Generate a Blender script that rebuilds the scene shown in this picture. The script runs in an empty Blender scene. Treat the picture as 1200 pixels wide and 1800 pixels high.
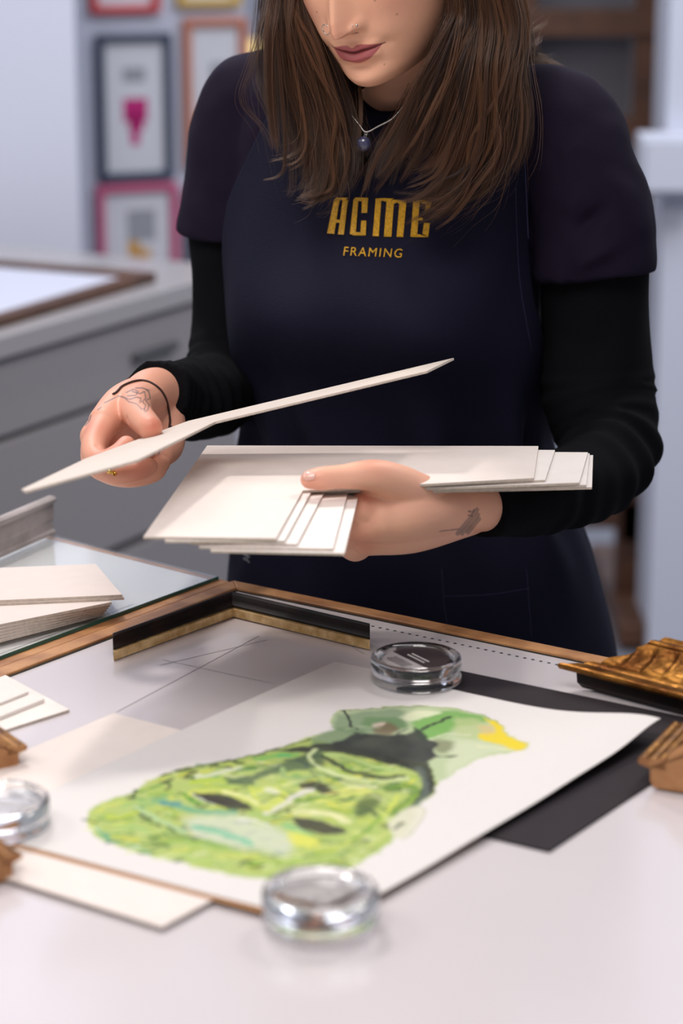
import bpy, math, random
import numpy as np
from mathutils import Vector, Matrix, noise
from mathutils.bvhtree import BVHTree

# ------------------------------------------------------------------ camera, world, lights
CZ, PITCH, F = 1.57, math.radians(15.0), 4250.0
C = bpy.context.scene.collection
scene = bpy.context.scene
cd = bpy.data.cameras.new('camera'); cam = bpy.data.objects.new('camera', cd); C.objects.link(cam)
cam.location = (0, 0, CZ); cam.rotation_euler = (math.pi/2 - PITCH, 0, 0)
cd.sensor_fit = 'VERTICAL'; cd.sensor_height = 36.0; cd.lens = 85.0
cd.dof.use_dof = True; cd.dof.focus_distance = 2.17; cd.dof.aperture_fstop = 3.7
cd.clip_start = 0.05
scene.camera = cam
scene.view_settings.view_transform = 'Standard'
scene.view_settings.look = 'None'
scene.view_settings.gamma = 1.0
scene.view_settings.use_curve_mapping = False
scene.view_settings.exposure = 0.0

w = bpy.data.worlds.new('world'); scene.world = w; w.use_nodes = True
w.node_tree.nodes['Background'].inputs[0].default_value = (0.70, 0.73, 0.82, 1)
w.node_tree.nodes['Background'].inputs[1].default_value = 0.42

def area(name, loc, target, size, power, col=(1, 1, 1), spread=None, sy=None):
    l = bpy.data.lights.new(name, 'AREA'); l.energy = power; l.color = col
    l.shape = 'RECTANGLE'; l.size = size; l.size_y = sy or size
    if spread: l.spread = math.radians(spread)
    o = bpy.data.objects.new(name, l); C.objects.link(o); o.location = loc
    d = Vector(target) - Vector(loc)
    o.rotation_euler = d.to_track_quat('-Z', 'Y').to_euler()
    return o
area('track_lamp_back', (-0.55, 2.75, 2.75), (0.0, 1.9, 0.9), 0.16, 16, (1.0, 0.93, 0.87))
area('track_lamp_side', (0.9, 2.9, 2.7), (0.1, 1.8, 0.9), 0.16, 9, (1.0, 0.93, 0.87))
area('front_fill', (-0.3, 0.8, 2.8), (0.1, 1.7, 0.9), 1.0, 26, (1.0, 0.93, 0.90))  # added soft fill over the bench front, not a known fitting
area('soft_side_light', (-1.6, 1.6, 2.6), (0.1, 2.2, 1.1), 0.7, 9, (1.0, 0.92, 0.85))  # soft area light from the upper left, no fitting modelled
area('rear_fill', (-0.9, 4.0, 2.9), (-0.7, 4.6, 1.0), 1.2, 28, (0.86, 0.90, 1.0))  # added area light to brighten the display wall
area('rear_right_fill', (1.5, 3.6, 2.9), (1.3, 5.2, 0.6), 1.2, 45, (0.88, 0.92, 1.0))  # added area light for the easel and right background
area('far_right_fill', (1.6, 6.4, 2.9), (1.8, 7.6, 0.8), 1.6, 60, (0.88, 0.92, 1.0))  # added area light to brighten the far wall

# ------------------------------------------------------------------ picture-to-place survey helpers
cp, sp = math.cos(PITCH), math.sin(PITCH)
def ray(px, py):
    a, b = (px - 600)/F, (900 - py)/F
    return np.array([a, cp + b*sp, -sp + b*cp])
def P(px, py, Y):
    d = ray(px, py); return np.array([0, 0, CZ]) + d*(Y/d[1])
def T(px, py, z=0.9):
    d = ray(px, py); return np.array([0, 0, CZ]) + d*((z - CZ)/d[2])
def proj(V):
    V = np.asarray(V); x = V[..., 0]; y = V[..., 1]; z = V[..., 2] - CZ
    dep = y*cp - z*sp; up = y*sp + z*cp
    return 600 + F*x/dep, 900 - F*up/dep

# ------------------------------------------------------------------ materials
def lin(c):
    c = np.asarray(c, float)/255.0
    return np.where(c <= 0.04045, c/12.92, ((c + 0.055)/1.055)**2.4)
def mat(name, rgb, rough=0.6, metal=0.0, noise_amt=0.0, nscale=40.0, bump=0.0, bscale=200.0, attr=None, sss=0.0,
        coat=0.0, spec=0.5, sheen=0.0, stretch=None, rgb2=None, emit=None, trans=0.0, ior=None):
    m = bpy.data.materials.new(name); m.use_nodes = True
    nt = m.node_tree; b = nt.nodes['Principled BSDF']
    col = tuple(lin(rgb)) + (1,)
    b.inputs['Base Color'].default_value = col
    b.inputs['Roughness'].default_value = rough
    b.inputs['Metallic'].default_value = metal
    b.inputs['Specular IOR Level'].default_value = spec
    b.inputs['Coat Weight'].default_value = coat
    b.inputs['Sheen Weight'].default_value = sheen
    if sss:
        b.inputs['Subsurface Weight'].default_value = sss
        b.inputs['Subsurface Radius'].default_value = (1.0, 0.35, 0.2)
        b.inputs['Subsurface Scale'].default_value = 0.006
    if trans: b.inputs['Transmission Weight'].default_value = trans
    if ior: b.inputs['IOR'].default_value = ior
    if emit:
        b.inputs['Emission Color'].default_value = tuple(lin(emit[0])) + (1,); b.inputs['Emission Strength'].default_value = emit[1]
    tc = nt.nodes.new('ShaderNodeTexCoord'); mp = nt.nodes.new('ShaderNodeMapping')
    nt.links.new(tc.outputs['Object'], mp.inputs[0])
    if stretch: mp.inputs['Scale'].default_value = stretch
    if attr:
        a = nt.nodes.new('ShaderNodeAttribute'); a.attribute_name = attr
        nt.links.new(a.outputs['Color'], b.inputs['Base Color'])
    elif noise_amt or rgb2:
        n = nt.nodes.new('ShaderNodeTexNoise'); n.inputs['Scale'].default_value = nscale; n.inputs['Detail'].default_value = 6
        nt.links.new(mp.outputs[0], n.inputs['Vector'])
        r = nt.nodes.new('ShaderNodeValToRGB')
        c2 = tuple(lin(rgb2)) if rgb2 else tuple(np.array(col[:3])*(1 - noise_amt))
        r.color_ramp.elements[0].position = 0.35; r.color_ramp.elements[1].position = 0.65
        r.color_ramp.elements[0].color = tuple(c2) + (1,); r.color_ramp.elements[1].color = col
        nt.links.new(n.outputs['Fac'], r.inputs[0]); nt.links.new(r.outputs[0], b.inputs['Base Color'])
    if bump:
        n2 = nt.nodes.new('ShaderNodeTexNoise'); n2.inputs['Scale'].default_value = bscale; n2.inputs['Detail'].default_value = 4
        nt.links.new(mp.outputs[0], n2.inputs['Vector'])
        bp = nt.nodes.new('ShaderNodeBump'); bp.inputs['Strength'].default_value = bump; bp.inputs['Distance'].default_value = 0.002
        nt.links.new(n2.outputs['Fac'], bp.inputs['Height']); nt.links.new(bp.outputs[0], b.inputs['Normal'])
    return m
M = {}
M['skin'] = mat('skin', (215, 165, 140), 0.48, attr='Col', sss=0.12, bump=0.06, bscale=900)
M['shirt'] = mat('shirt_cotton', (26, 19, 36), 0.85, bump=0.25, bscale=900, spec=0.12)
M['apron'] = mat('apron_canvas', (20, 20, 38), 0.8, bump=0.3, bscale=700, spec=0.15)
M['black'] = mat('black_jersey', (13, 13, 16), 0.9, bump=0.25, bscale=1100, spec=0.08)
M['thread'] = mat('yellow_thread', (226, 168, 20), 0.5, noise_amt=0.35, nscale=500, bump=0.8, bscale=900)
M['stitch'] = mat('navy_stitch', (48, 50, 84), 0.7)
M['greystitch'] = mat('grey_stitch', (120, 122, 130), 0.7)
M['board'] = mat('mat_board_face', (238, 230, 224), 0.75, noise_amt=0.03, nscale=60, bump=0.08, bscale=900)
M['boardcream'] = mat('mat_board_cream', (230, 219, 212), 0.75, noise_amt=0.03, nscale=60, bump=0.08, bscale=900)
M['boardwarm'] = mat('mat_board_warm', (214, 202, 192), 0.75, noise_amt=0.03, nscale=60, bump=0.08, bscale=900)
M['core'] = mat('mat_board_core', (205, 190, 176), 0.9, noise_amt=0.2, nscale=300)
M['kraft'] = mat('kraft_edge', (190, 140, 95), 0.9)
M['blackmat'] = mat('black_mat_board', (44, 38, 42), 0.85, noise_amt=0.1, bump=0.1, bscale=900, spec=0.3)
M['table'] = mat('white_laminate', (211, 204, 206), 0.16, noise_amt=0.03, nscale=5, spec=0.5)
M['tableleft'] = mat('white_glass_topped_laminate', (246, 244, 246), 0.3, noise_amt=0.03, nscale=5, spec=0.6)
M['wood'] = mat('oak_edging', (200, 146, 96), 0.5, rgb2=(158, 106, 66), nscale=14, stretch=(2, 2, 2), bump=0.15, bscale=120)
M['walnut'] = mat('easel_wood', (92, 58, 38), 0.5, rgb2=(66, 40, 26), nscale=12)
M['gilt'] = mat('gilt', (178, 124, 58), 0.34, metal=0.9, rgb2=(104, 62, 26), nscale=38, bump=0.35, bscale=160)
M['giltpale'] = mat('gilt_inner_lip', (246, 214, 158), 0.5, metal=0.0, rgb2=(200, 160, 100), nscale=90)
M['rawwood'] = mat('raw_wood_end', (190, 138, 92), 0.85, rgb2=(165, 112, 72), nscale=60, bump=0.2, bscale=300)
M['ebony'] = mat('ebony_stain', (14, 10, 11), 0.55, spec=0.25, rgb2=(34, 20, 17), nscale=45, stretch=(1, 1, 1))
M['pewter'] = mat('pewter_leaf', (190, 178, 174), 0.4, metal=0.15, rgb2=(160, 148, 142), nscale=22)
M['joint_shade'] = mat('joint_and_gap_shade', (28, 34, 34), 0.7)  # dark joint colour, also the shade painted into the bench gap
M['pencil'] = mat('pencil_line', (150, 150, 156), 0.8)
M['ink'] = mat('ruler_ink', (45, 45, 55), 0.8)
M['gold'] = mat('gold', (232, 190, 90), 0.2, metal=1.0)
M['silver'] = mat('silver', (215, 210, 205), 0.2, metal=1.0)
M['leather'] = mat('brown_cord', (58, 34, 30), 0.6)
M['stone'] = mat('labradorite', (84, 80, 88), 0.08, coat=1.0, rgb2=(50, 54, 92), nscale=120)
M['labeldark'] = mat('label_dark', (52, 44, 48), 0.5)
M['labelgrey'] = mat('label_grey', (172, 166, 168), 0.5)
M['labelwhite'] = mat('label_lettering', (225, 220, 220), 0.5)
M['cabinet'] = mat('grey_cabinet', (142, 137, 138), 0.5)
M['cabinettop'] = mat('grey_worktop', (158, 154, 155), 0.25)
M['cabinetgap'] = mat('cabinet_gap', (70, 70, 76), 0.8)
M['wallwhite'] = mat('white_wall', (212, 214, 228), 0.7)
M['wallgrey'] = mat('pale_grey_wall', (190, 192, 206), 0.8)
M['wallblue'] = mat('blue_grey_wall', (196, 199, 212), 0.8)
M['floor'] = mat('grey_floor', (128, 130, 140), 0.4, noise_amt=0.08, nscale=2)
M['navy'] = mat('navy_lacquer', (62, 72, 92), 0.4)
M['orange'] = mat('orange_lacquer', (190, 120, 95), 0.4)
M['pink'] = mat('pink_lacquer', (196, 92, 128), 0.4)
M['red'] = mat('red_lacquer', (196, 72, 72), 0.4)
M['yellowf'] = mat('yellow_lacquer', (206, 170, 90), 0.4)
M['paper'] = mat('print_paper', (208, 208, 214), 0.8)
M['magenta'] = mat('magenta_ink', (186, 28, 112), 0.8)
M['ochre'] = mat('ochre_ink', (205, 150, 60), 0.8)
M['greyink'] = mat('grey_ink', (150, 152, 158), 0.8)
M['canvas'] = mat('dark_grey_canvas', (98, 96, 102), 0.8)
M['lampglow'] = mat('warm_window', (255, 225, 160), 0.5, emit=((255, 222, 150), 0.9))
M['trouser'] = mat('dark_trouser', (22, 22, 30), 0.85)
M['shoe'] = mat('shoe', (30, 28, 30), 0.5)
M['nail'] = mat('nail', (226, 176, 160), 0.25, coat=0.4)
M['paint'] = mat('watercolour_on_paper', (240, 236, 232), 0.75, attr='Col', bump=0.08, bscale=900)
def glassmat(name, col, rough=0.0, ior=1.49):
    m = bpy.data.materials.new(name); m.use_nodes = True; nt = m.node_tree
    b = nt.nodes['Principled BSDF']
    b.inputs['Base Color'].default_value = col; b.inputs['Roughness'].default_value = rough
    b.inputs['Transmission Weight'].default_value = 1.0; b.inputs['IOR'].default_value = ior
    return m
M['acrylic'] = glassmat('clear_acrylic', (0.97, 0.97, 0.98, 1))
def sheetglass():
    m = bpy.data.materials.new('sheet_glass'); m.use_nodes = True; nt = m.node_tree; nt.nodes.clear()
    o = nt.nodes.new('ShaderNodeOutputMaterial'); mx = nt.nodes.new('ShaderNodeMixShader'); t = nt.nodes.new('ShaderNodeBsdfTransparent'); gl = nt.nodes.new('ShaderNodeBsdfGlossy'); f = nt.nodes.new('ShaderNodeFresnel')
    t.inputs[0].default_value = (0.985, 0.998, 0.994, 1); gl.inputs['Roughness'].default_value = 0.0
    ge = nt.nodes.new('ShaderNodeNewGeometry'); mr = nt.nodes.new('ShaderNodeMapRange'); mr.inputs[3].default_value = 1.5; mr.inputs[4].default_value = 1/1.5
    nt.links.new(ge.outputs['Backfacing'], mr.inputs[0]); nt.links.new(mr.outputs[0], f.inputs[0])
    nt.links.new(f.outputs[0], mx.inputs[0]); nt.links.new(t.outputs[0], mx.inputs[1]); nt.links.new(gl.outputs[0], mx.inputs[2]); nt.links.new(mx.outputs[0], o.inputs[0])
    return m
M['glass'] = sheetglass()
M['glassedge'] = mat('green_glass_edge', (30, 92, 84), 0.15)
def hairmat():
    m = bpy.data.materials.new('brown_hair'); m.use_nodes = True; nt = m.node_tree
    nt.nodes.clear()
    o = nt.nodes.new('ShaderNodeOutputMaterial'); h = nt.nodes.new('ShaderNodeBsdfHairPrincipled')
    h.parametrization = 'COLOR'
    a = nt.nodes.new('ShaderNodeAttribute'); a.attribute_name = 'tint'
    r = nt.nodes.new('ShaderNodeValToRGB')
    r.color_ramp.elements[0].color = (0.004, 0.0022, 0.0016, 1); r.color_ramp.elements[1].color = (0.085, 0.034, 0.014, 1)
    nt.links.new(a.outputs['Fac'], r.inputs[0])
    nt.links.new(r.outputs[0], h.inputs['Color'])
    h.inputs['Roughness'].default_value = 0.22; h.inputs['Radial Roughness'].default_value = 0.3
    d = nt.nodes.new('ShaderNodeBsdfPrincipled'); d.inputs['Roughness'].default_value = 0.38; d.inputs['Specular IOR Level'].default_value = 0.35
    r2 = nt.nodes.new('ShaderNodeValToRGB')
    r2.color_ramp.elements[0].color = (0.010, 0.0045, 0.003, 1); r2.color_ramp.elements[1].color = (0.150, 0.062, 0.027, 1)
    nt.links.new(a.outputs['Fac'], r2.inputs[0]); nt.links.new(r2.outputs[0], d.inputs['Base Color'])
    mx = nt.nodes.new('ShaderNodeMixShader'); mx.inputs[0].default_value = 0.35
    nt.links.new(d.outputs[0], mx.inputs[1]); nt.links.new(h.outputs[0], mx.inputs[2]); nt.links.new(mx.outputs[0], o.inputs[0])
    return m
M['hair'] = hairmat()

# ------------------------------------------------------------------ mesh helpers
def tag(o, label=None, cat=None, group=None, kind=None):
    if label: o['label'] = label
    if cat: o['category'] = cat
    if group: o['group'] = group
    if kind: o['kind'] = kind
    return o
def mesh_obj(name, V, Fc, m, parent=None, smooth=False, cols=None):
    me = bpy.data.meshes.new(name)
    me.from_pydata([tuple(map(float, v)) for v in V], [], [tuple(int(i) for i in f) for f in Fc])
    me.materials.append(m if not isinstance(m, str) else M[m])
    if smooth: me.polygons.foreach_set('use_smooth', [True]*len(me.polygons))
    if cols is not None:
        ca = me.color_attributes.new('Col', 'FLOAT_COLOR', 'POINT')
        cc = np.ones((len(V), 4)); cc[:, :3] = cols
        ca.data.foreach_set('color', cc.ravel())
    me.update()
    o = bpy.data.objects.new(name, me); C.objects.link(o)
    if parent: attach(o, parent)
    return o
def attach(o, parent):
    o.parent = parent
    o.matrix_parent_inverse = Matrix.Identity(4)
    o.location = Vector(o.location) - Vector(parent.location) if not o.parent.parent else Vector(o.location) - Vector(parent.location) - Vector(parent.parent.location)
def empty(name, loc):
    o = bpy.data.objects.new(name, None); C.objects.link(o); o.location = tuple(map(float, loc)); o.empty_display_size = 0.05
    return o
def recenter(o, loc):
    """move a mesh object's origin to loc, keeping its shape in place"""
    loc = Vector(tuple(map(float, loc)))
    o.data.transform(Matrix.Translation(-loc)); o.location = loc
    return o
class G:
    """geometry collector"""
    def __init__(s): s.V = []; s.F = []; s.n = 0; s.cols = []
    def add(s, V, Fc, col=None):
        V = np.asarray(V, float); s.V.append(V)
        s.F += [tuple(i + s.n for i in f) for f in Fc]
        if col is not None:
            col = np.asarray(col, float)
            s.cols.append(np.broadcast_to(col, (len(V), 3)))
        s.n += len(V); return s
    def box(s, c, size, R=None):
        c = np.asarray(c, float); h = np.asarray(size, float)/2
        V = np.array([[x, y, z] for x in (-1, 1) for y in (-1, 1) for z in (-1, 1)])*h
        if R is not None: V = V @ np.asarray(R).T
        return s.add(V + c, [(0, 1, 3, 2), (4, 6, 7, 5), (0, 4, 5, 1), (2, 3, 7, 6), (0, 2, 6, 4), (1, 5, 7, 3)])
    def prism(s, pts, z0, z1):
        """polygon (list of xy or xyz) extruded from z0 to z1"""
        n = len(pts); A = np.array([[p[0], p[1]] for p in pts])
        area2 = sum(A[i][0]*A[(i+1) % n][1] - A[(i+1) % n][0]*A[i][1] for i in range(n))
        if area2 < 0: A = A[::-1]
        z0 = np.broadcast_to(z0, n); z1 = np.broadcast_to(z1, n)
        V = np.vstack([np.c_[A, z0], np.c_[A, z1]])
        Fc = [tuple(range(n))[::-1], tuple(range(n, 2*n))] + [(i, (i+1) % n, n + (i+1) % n, n + i) for i in range(n)]
        return s.add(V, Fc)
    def build(s, name, m, parent=None, smooth=False):
        V = np.vstack(s.V); cols = np.vstack(s.cols) if s.cols else None
        return mesh_obj(name, V, s.F, m, parent, smooth, cols)
def bevel(o, w=0.0006, seg=2, ang=30):
    b = o.modifiers.new('bevel', 'BEVEL'); b.width = w; b.segments = seg; b.limit_method = 'ANGLE'; b.angle_limit = math.radians(ang)
    return o
def catmull(pts, n):
    pts = np.asarray(pts, float); k = len(pts)
    if k == 2: return pts[0] + (pts[1] - pts[0])*np.linspace(0, 1, n)[:, None]
    Q = np.vstack([2*pts[0] - pts[1], pts, 2*pts[-1] - pts[-2]])
    t = np.linspace(0, k - 1 - 1e-9, n); i = t.astype(int); f = (t - i)[:, None]
    p0, p1, p2, p3 = Q[i], Q[i+1], Q[i+2], Q[i+3]
    return 0.5*((2*p1) + (-p0 + p2)*f + (2*p0 - 5*p1 + 4*p2 - p3)*f**2 + (-p0 + 3*p1 - 3*p2 + p3)*f**3)
def tube_arrays(pts, rad, n=24, m=16, cap=True, flat=None, up=(0, 0, 1), disp=None):
    """smooth tube through pts; rad per control point; flat: (axis factor) second radius factor per point"""
    pts = np.asarray(pts, float); k = len(pts)
    rad = np.broadcast_to(np.asarray(rad, float), k); fl = np.broadcast_to(np.asarray(1.0 if flat is None else flat, float), k)
    path = catmull(np.c_[pts, rad, fl], n)
    c, r, f2 = path[:, :3], path[:, 3], path[:, 4]
    tan = np.gradient(c, axis=0); tan /= np.linalg.norm(tan, axis=1)[:, None] + 1e-12
    u = np.asarray(up, float)
    V = []
    a = np.linspace(0, 2*np.pi, m, endpoint=False)
    for i in range(n):
        u = u - tan[i]*np.dot(u, tan[i]); u /= np.linalg.norm(u) + 1e-12
        v = np.cross(tan[i], u)
        rr = r[i]*np.ones(m)
        if disp is not None: rr = rr + disp(i/(n-1), a)
        V.append(c[i] + (rr*np.cos(a))[:, None]*u*f2[i] + (rr*np.sin(a))[:, None]*v)
    V = np.vstack(V)
    Fc = [(i*m + j, i*m + (j+1) % m, (i+1)*m + (j+1) % m, (i+1)*m + j) for i in range(n-1) for j in range(m)]
    if cap:
        Fc.append(tuple(range(m))[::-1]); Fc.append(tuple(range((n-1)*m, n*m)))
    return V, Fc
def ellipsoid(c, r, R=None, n=20, m=28):
    th = np.linspace(0, np.pi, n); V = []
    for t in th[1:-1]:
        a = np.linspace(0, 2*np.pi, m, endpoint=False)
        V.append(np.c_[np.sin(t)*np.cos(a), np.sin(t)*np.sin(a), np.full(m, np.cos(t))])
    V = np.vstack(V + [np.array([[0, 0, 1], [0, 0, -1]])]); k = (n-2)*m
    Fc = [(i*m + j, (i+1)*m + j, (i+1)*m + (j+1) % m, i*m + (j+1) % m) for i in range(n-3) for j in range(m)]
    Fc += [(k, j, (j+1) % m) for j in range(m)] + [(k+1, (n-3)*m + (j+1) % m, (n-3)*m + j) for j in range(m)]
    V = V*np.asarray(r)
    if R is not None: V = V @ np.asarray(R).T
    return V + np.asarray(c), Fc
def remesh(g, voxel, iters=6, fac=0.5):
    """fuse collected closed shapes into one continuous surface"""
    o = g.build('tmp_fuse', M['skin'])
    r = o.modifiers.new('r', 'REMESH'); r.mode = 'VOXEL'; r.voxel_size = voxel
    if iters:
        s = o.modifiers.new('s', 'SMOOTH'); s.factor = fac; s.iterations = iters
    dg = bpy.context.evaluated_depsgraph_get()
    me = bpy.data.meshes.new_from_object(o.evaluated_get(dg))
    V = np.empty(len(me.vertices)*3); me.vertices.foreach_get('co', V); V = V.reshape(-1, 3)
    Fc = [tuple(p.vertices) for p in me.polygons]
    N = np.array([tuple(v.normal) for v in me.vertices])
    bpy.data.objects.remove(o); bpy.data.meshes.remove(me)
    return V, Fc, N
def ridges(V, N, lst):
    """push the surface out (or in) along lines: folds of cloth, tendons"""
    V = V.copy()
    d = np.zeros(len(V))
    for (A, B, wd, h) in lst:
        A = np.asarray(A); B = np.asarray(B); AB = B - A; L = AB @ AB
        t = np.clip(((V - A) @ AB)/L, 0, 1); q = A + t[:, None]*AB
        dist = np.linalg.norm(V - q, axis=1)
        d += h*np.exp(-(dist/wd)**2)*np.sin(np.pi*np.clip(t*0.9 + 0.05, 0, 1))**0.6
    return V + N*d[:, None]
def vnoise(V, scale, amp, N):
    d = np.array([noise.noise(Vector(v*scale)) for v in V])
    return V + N*(d*amp)[:, None]
def rotz(a): c, s = math.cos(a), math.sin(a); return np.array([[c, -s, 0], [s, c, 0], [0, 0, 1]])
def rotx(a): c, s = math.cos(a), math.sin(a); return np.array([[1, 0, 0], [0, c, -s], [0, s, c]])
def roty(a): c, s = math.cos(a), math.sin(a); return np.array([[c, 0, s], [0, 1, 0], [-s, 0, c]])
rng = np.random.default_rng(7)
TZ = 0.9

#@@ROOM
# ------------------------------------------------------------------ room shell
def struct(o): o['kind'] = 'structure'; return o
g = G(); g.box((0, 4.5, -0.05), (8, 11, 0.1)); struct(g.build('floor', 'floor'))
g = G(); g.box((2.2, 8.35, 1.5), (5.0, 0.1, 3.0)); struct(g.build('wall_back', 'wallblue'))
g = G(); g.box((2.2, 8.285, 0.05), (5.0, 0.03, 0.1)); struct(g.build('baseboard_back', 'wallwhite'))
# display wall carrying the small frames, turning away to the right
WA, WB = np.array([-1.35, 4.80]), np.array([-0.205, 5.25])
wd = (WB - WA)/np.linalg.norm(WB - WA); wang = math.atan2(wd[1], wd[0]); wn = np.array([wd[1], -wd[0]])
Rw = rotz(wang)
mid = (WA + WB)/2
g = G(); g.box((mid[0] - wn[0]*0.05, mid[1] - wn[1]*0.05, 1.3), (np.linalg.norm(WB - WA), 0.1, 2.6), Rw); struct(g.build('wall_display', 'wallgrey'))
# white return wall at the far left
g = G()
e0 = P(138, 300, 4.55); g.prism([(e0[0], 4.55), (e0[0] - 1.1, 4.48), (e0[0] - 1.1, 4.58), (e0[0] - 0.01, 4.65)], 0.0, 2.6)
struct(g.build('wall_left', 'wallwhite'))
# warm lit window beyond the display wall
w0, w1 = P(432, 60, 5.6), P(560, 60, 5.6)
g = G(); g.box(((w0[0] + w1[0])/2, 5.64, 1.3), (w1[0] - w0[0] + 0.1, 0.04, 2.6)); struct(g.build('wall_alcove', 'wallblue'))
zt, zb = P(440, 62, 5.6)[2], P(440, 240, 5.6)[2]
g = G(); g.box(((w0[0] + w1[0])/2, 5.615, (zt + zb)/2), (w1[0] - w0[0], 0.01, zt - zb)); wi = struct(g.build('window_1', 'lampglow'))
g = G()
for xx in (w0[0], w1[0]): g.box((xx, 5.605, (zt + zb)/2), (0.015, 0.02, zt - zb + 0.02))
for zz in (zt, zb): g.box(((w0[0] + w1[0])/2, 5.605, zz), (w1[0] - w0[0], 0.02, 0.015))
g.build('window_frame', 'wallwhite', wi)
# white pier and ledge at the far right
q0 = P(1164, 400, 4.70)
g = G(); g.box((q0[0] + 0.45, 4.80, 1.5), (0.9, 0.2, 3.0)); struct(g.build('wall_right', 'wallblue'))

def wall_frame(x0, x1, y0, y1, fm, label, ink):
    """a framed print on the display wall: x0..x1, y0..y1 read off the photograph, converted to the wall plane"""
    def onwall(px, py):
        d = ray(px, py); o = np.array([0, 0, CZ]); n3 = np.array([wn[0], wn[1], 0]); a = np.array([WA[0], WA[1], 0])
        t = np.dot(a - o, n3)/np.dot(d, n3); return o + d*t
    a, b = onwall(x0, y0), onwall(x1, y1)
    W = np.linalg.norm((b - a)[:2]); H = a[2] - b[2]; H = abs(H)
    cen = (a + b)/2; cen = cen + np.array([wn[0], wn[1], 0])*0.0
    root = empty('picture_frame', (cen[0], cen[1], cen[2] - H/2)); tag(root, label, 'picture frame', 'small framed prints on the display wall')
    def bx(g, u, z, su, sz, d0, d1):
        c = cen + np.array([wd[0], wd[1], 0])*u + np.array([0, 0, z]) + np.array([wn[0], wn[1], 0])*(d0 + d1)/2
        g.box(c, (su, d1 - d0, sz), Rw)
    bw = 0.017
    g = G()
    for s in (-1, 1):
        bx(g, s*(W/2 - bw/2), 0, bw, H, 0.0005, 0.022); bx(g, 0, s*(H/2 - bw/2), W - 2*bw, bw, 0.0005, 0.022)
    bevel(g.build('frame', fm, root), 0.004, 3)
    g = G(); bx(g, 0, 0, W - 2*bw, H - 2*bw, 0.002, 0.008); g.build('print', 'paper', root)
    for (m, parts) in ink:
        g = G()
        for (u, z, su, sz) in parts: bx(g, u*W, z*H, su*W, sz*H, 0.008, 0.0088)
        g.build('printed_shape', m, root)
wall_frame(165, 302, 60, 312, 'navy', 'small navy blue frame with a magenta figure print on the wall', [('magenta', [(-0.06, -0.02, 0.18, 0.16), (0.10, -0.02, 0.14, 0.16), (0.02, -0.10, 0.20, 0.12), (0.0, -0.19, 0.12, 0.14)]), ('greyink', [(0.0, 0.22, 0.3, 0.1)])])
wall_frame(318, 432, 32, 290, 'orange', 'orange brown frame with a faint grey print, right of the navy frame', [('greyink', [(0.08, 0.1, 0.3, 0.2)])])
wall_frame(166, 312, 325, 500, 'pink', 'pink frame with an ochre mark on its print, below the navy frame', [('ochre', [(-0.05, -0.12, 0.14, 0.14), (0.06, -0.17, 0.2, 0.08)]), ('greyink', [(0.05, 0.1, 0.35, 0.3)])])
wall_frame(150, 278, -190, 22, 'red', 'red frame whose lower edge shows above the navy frame', [('greyink', [(0, 0, 0.4, 0.3)])])
wall_frame(304, 420, -200, 10, 'yellowf', 'yellow frame whose lower edge shows above the orange brown frame', [('greyink', [(0, 0, 0.4, 0.3)])])
wall_frame(322, 440, 330, 520, 'navy', 'dark frame half hidden behind the sleeve, right of the pink frame', [('greyink', [(0, 0, 0.4, 0.3)])])

# plan chest with worktop along the left
A, B = T(0, 592), T(330, 498)
ud = (B - A)/np.linalg.norm(B - A); ang = math.atan2(ud[1], ud[0]); un = np.array([ud[1], -ud[0], 0])  # un faces the room
Rc = rotz(ang)
root = empty('plan_chest', (A[0], A[1], 0)); tag(root, 'long grey plan chest of drawers with pale worktop behind the bench', 'cabinet')
def cb(g, u0, u1, z0, z1, d0, d1):
    c = A + ud*(u0 + u1)/2 + un*(d0 + d1)/2; c = np.array([c[0], c[1], (z0 + z1)/2])
    g.box(c, (u1 - u0, d1 - d0, z1 - z0), Rc)
g = G(); cb(g, -0.45, 0.72, 0.865, 0.90, -0.62, 0.0); bevel(g.build('worktop', 'cabinettop', root), 0.003)
g = G(); cb(g, -0.45, 0.72, 0.06, 0.865, -0.62, -0.03); g.build('carcass', 'cabinetgap', root)
g = G(); cb(g, -0.43, 0.70, 0.0, 0.06, -0.6, -0.06); g.build('plinth', 'cabinetgap', root)
zs = [0.858, 0.745, 0.735, 0.50, 0.485, 0.28, 0.265, 0.075]
for k in range(0, 8, 2):
    for (u0, u1) in ((-0.44, 0.71),):
        g = G(); cb(g, u0, u1, zs[k+1], zs[k], -0.03, -0.012); d = bevel(g.build('drawer_front', 'cabinet', root), 0.002)
        if k < 2:
            g = G(); cb(g, 0.37, 0.50, (zs[k] + zs[k+1])/2 - 0.006, (zs[k] + zs[k+1])/2 + 0.006, -0.012, 0.002); bevel(g.build('drawer_handle', 'cabinetgap', d), 0.003)
# brown framed glazed panel lying on that worktop
a, b = T(0, 572, 0.905), T(275, 490, 0.905)
vv = (b - a)[:2]; L = np.linalg.norm(vv); vv /= L; nn = np.array([-vv[1], vv[0]])
def q(u, v): p = a[:2] + vv*u + nn*v; return (p[0], p[1])
root = empty('glazed_frame', (a[0], a[1], 0.9)); tag(root, 'large brown picture frame with glass lying flat on the grey worktop', 'picture frame')
g = G()
for (u0, u1, v0, v1) in ((-0.12, L, 0, 0.03), (-0.12, L, 0.4, 0.43), (-0.12, -0.09, 0.03, 0.4), (L - 0.03, L, 0.03, 0.4)):
    g.prism([q(u0, v0), q(u1, v0), q(u1, v1), q(u0, v1)], 0.9003, 0.916)
bevel(g.build('frame', 'walnut', root), 0.002)
g = G(); g.prism([q(-0.09, 0.03), q(L - 0.03, 0.03), q(L - 0.03, 0.4), q(-0.09, 0.4)], 0.9003, 0.908); g.build('backing', 'wallgrey', root)

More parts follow.
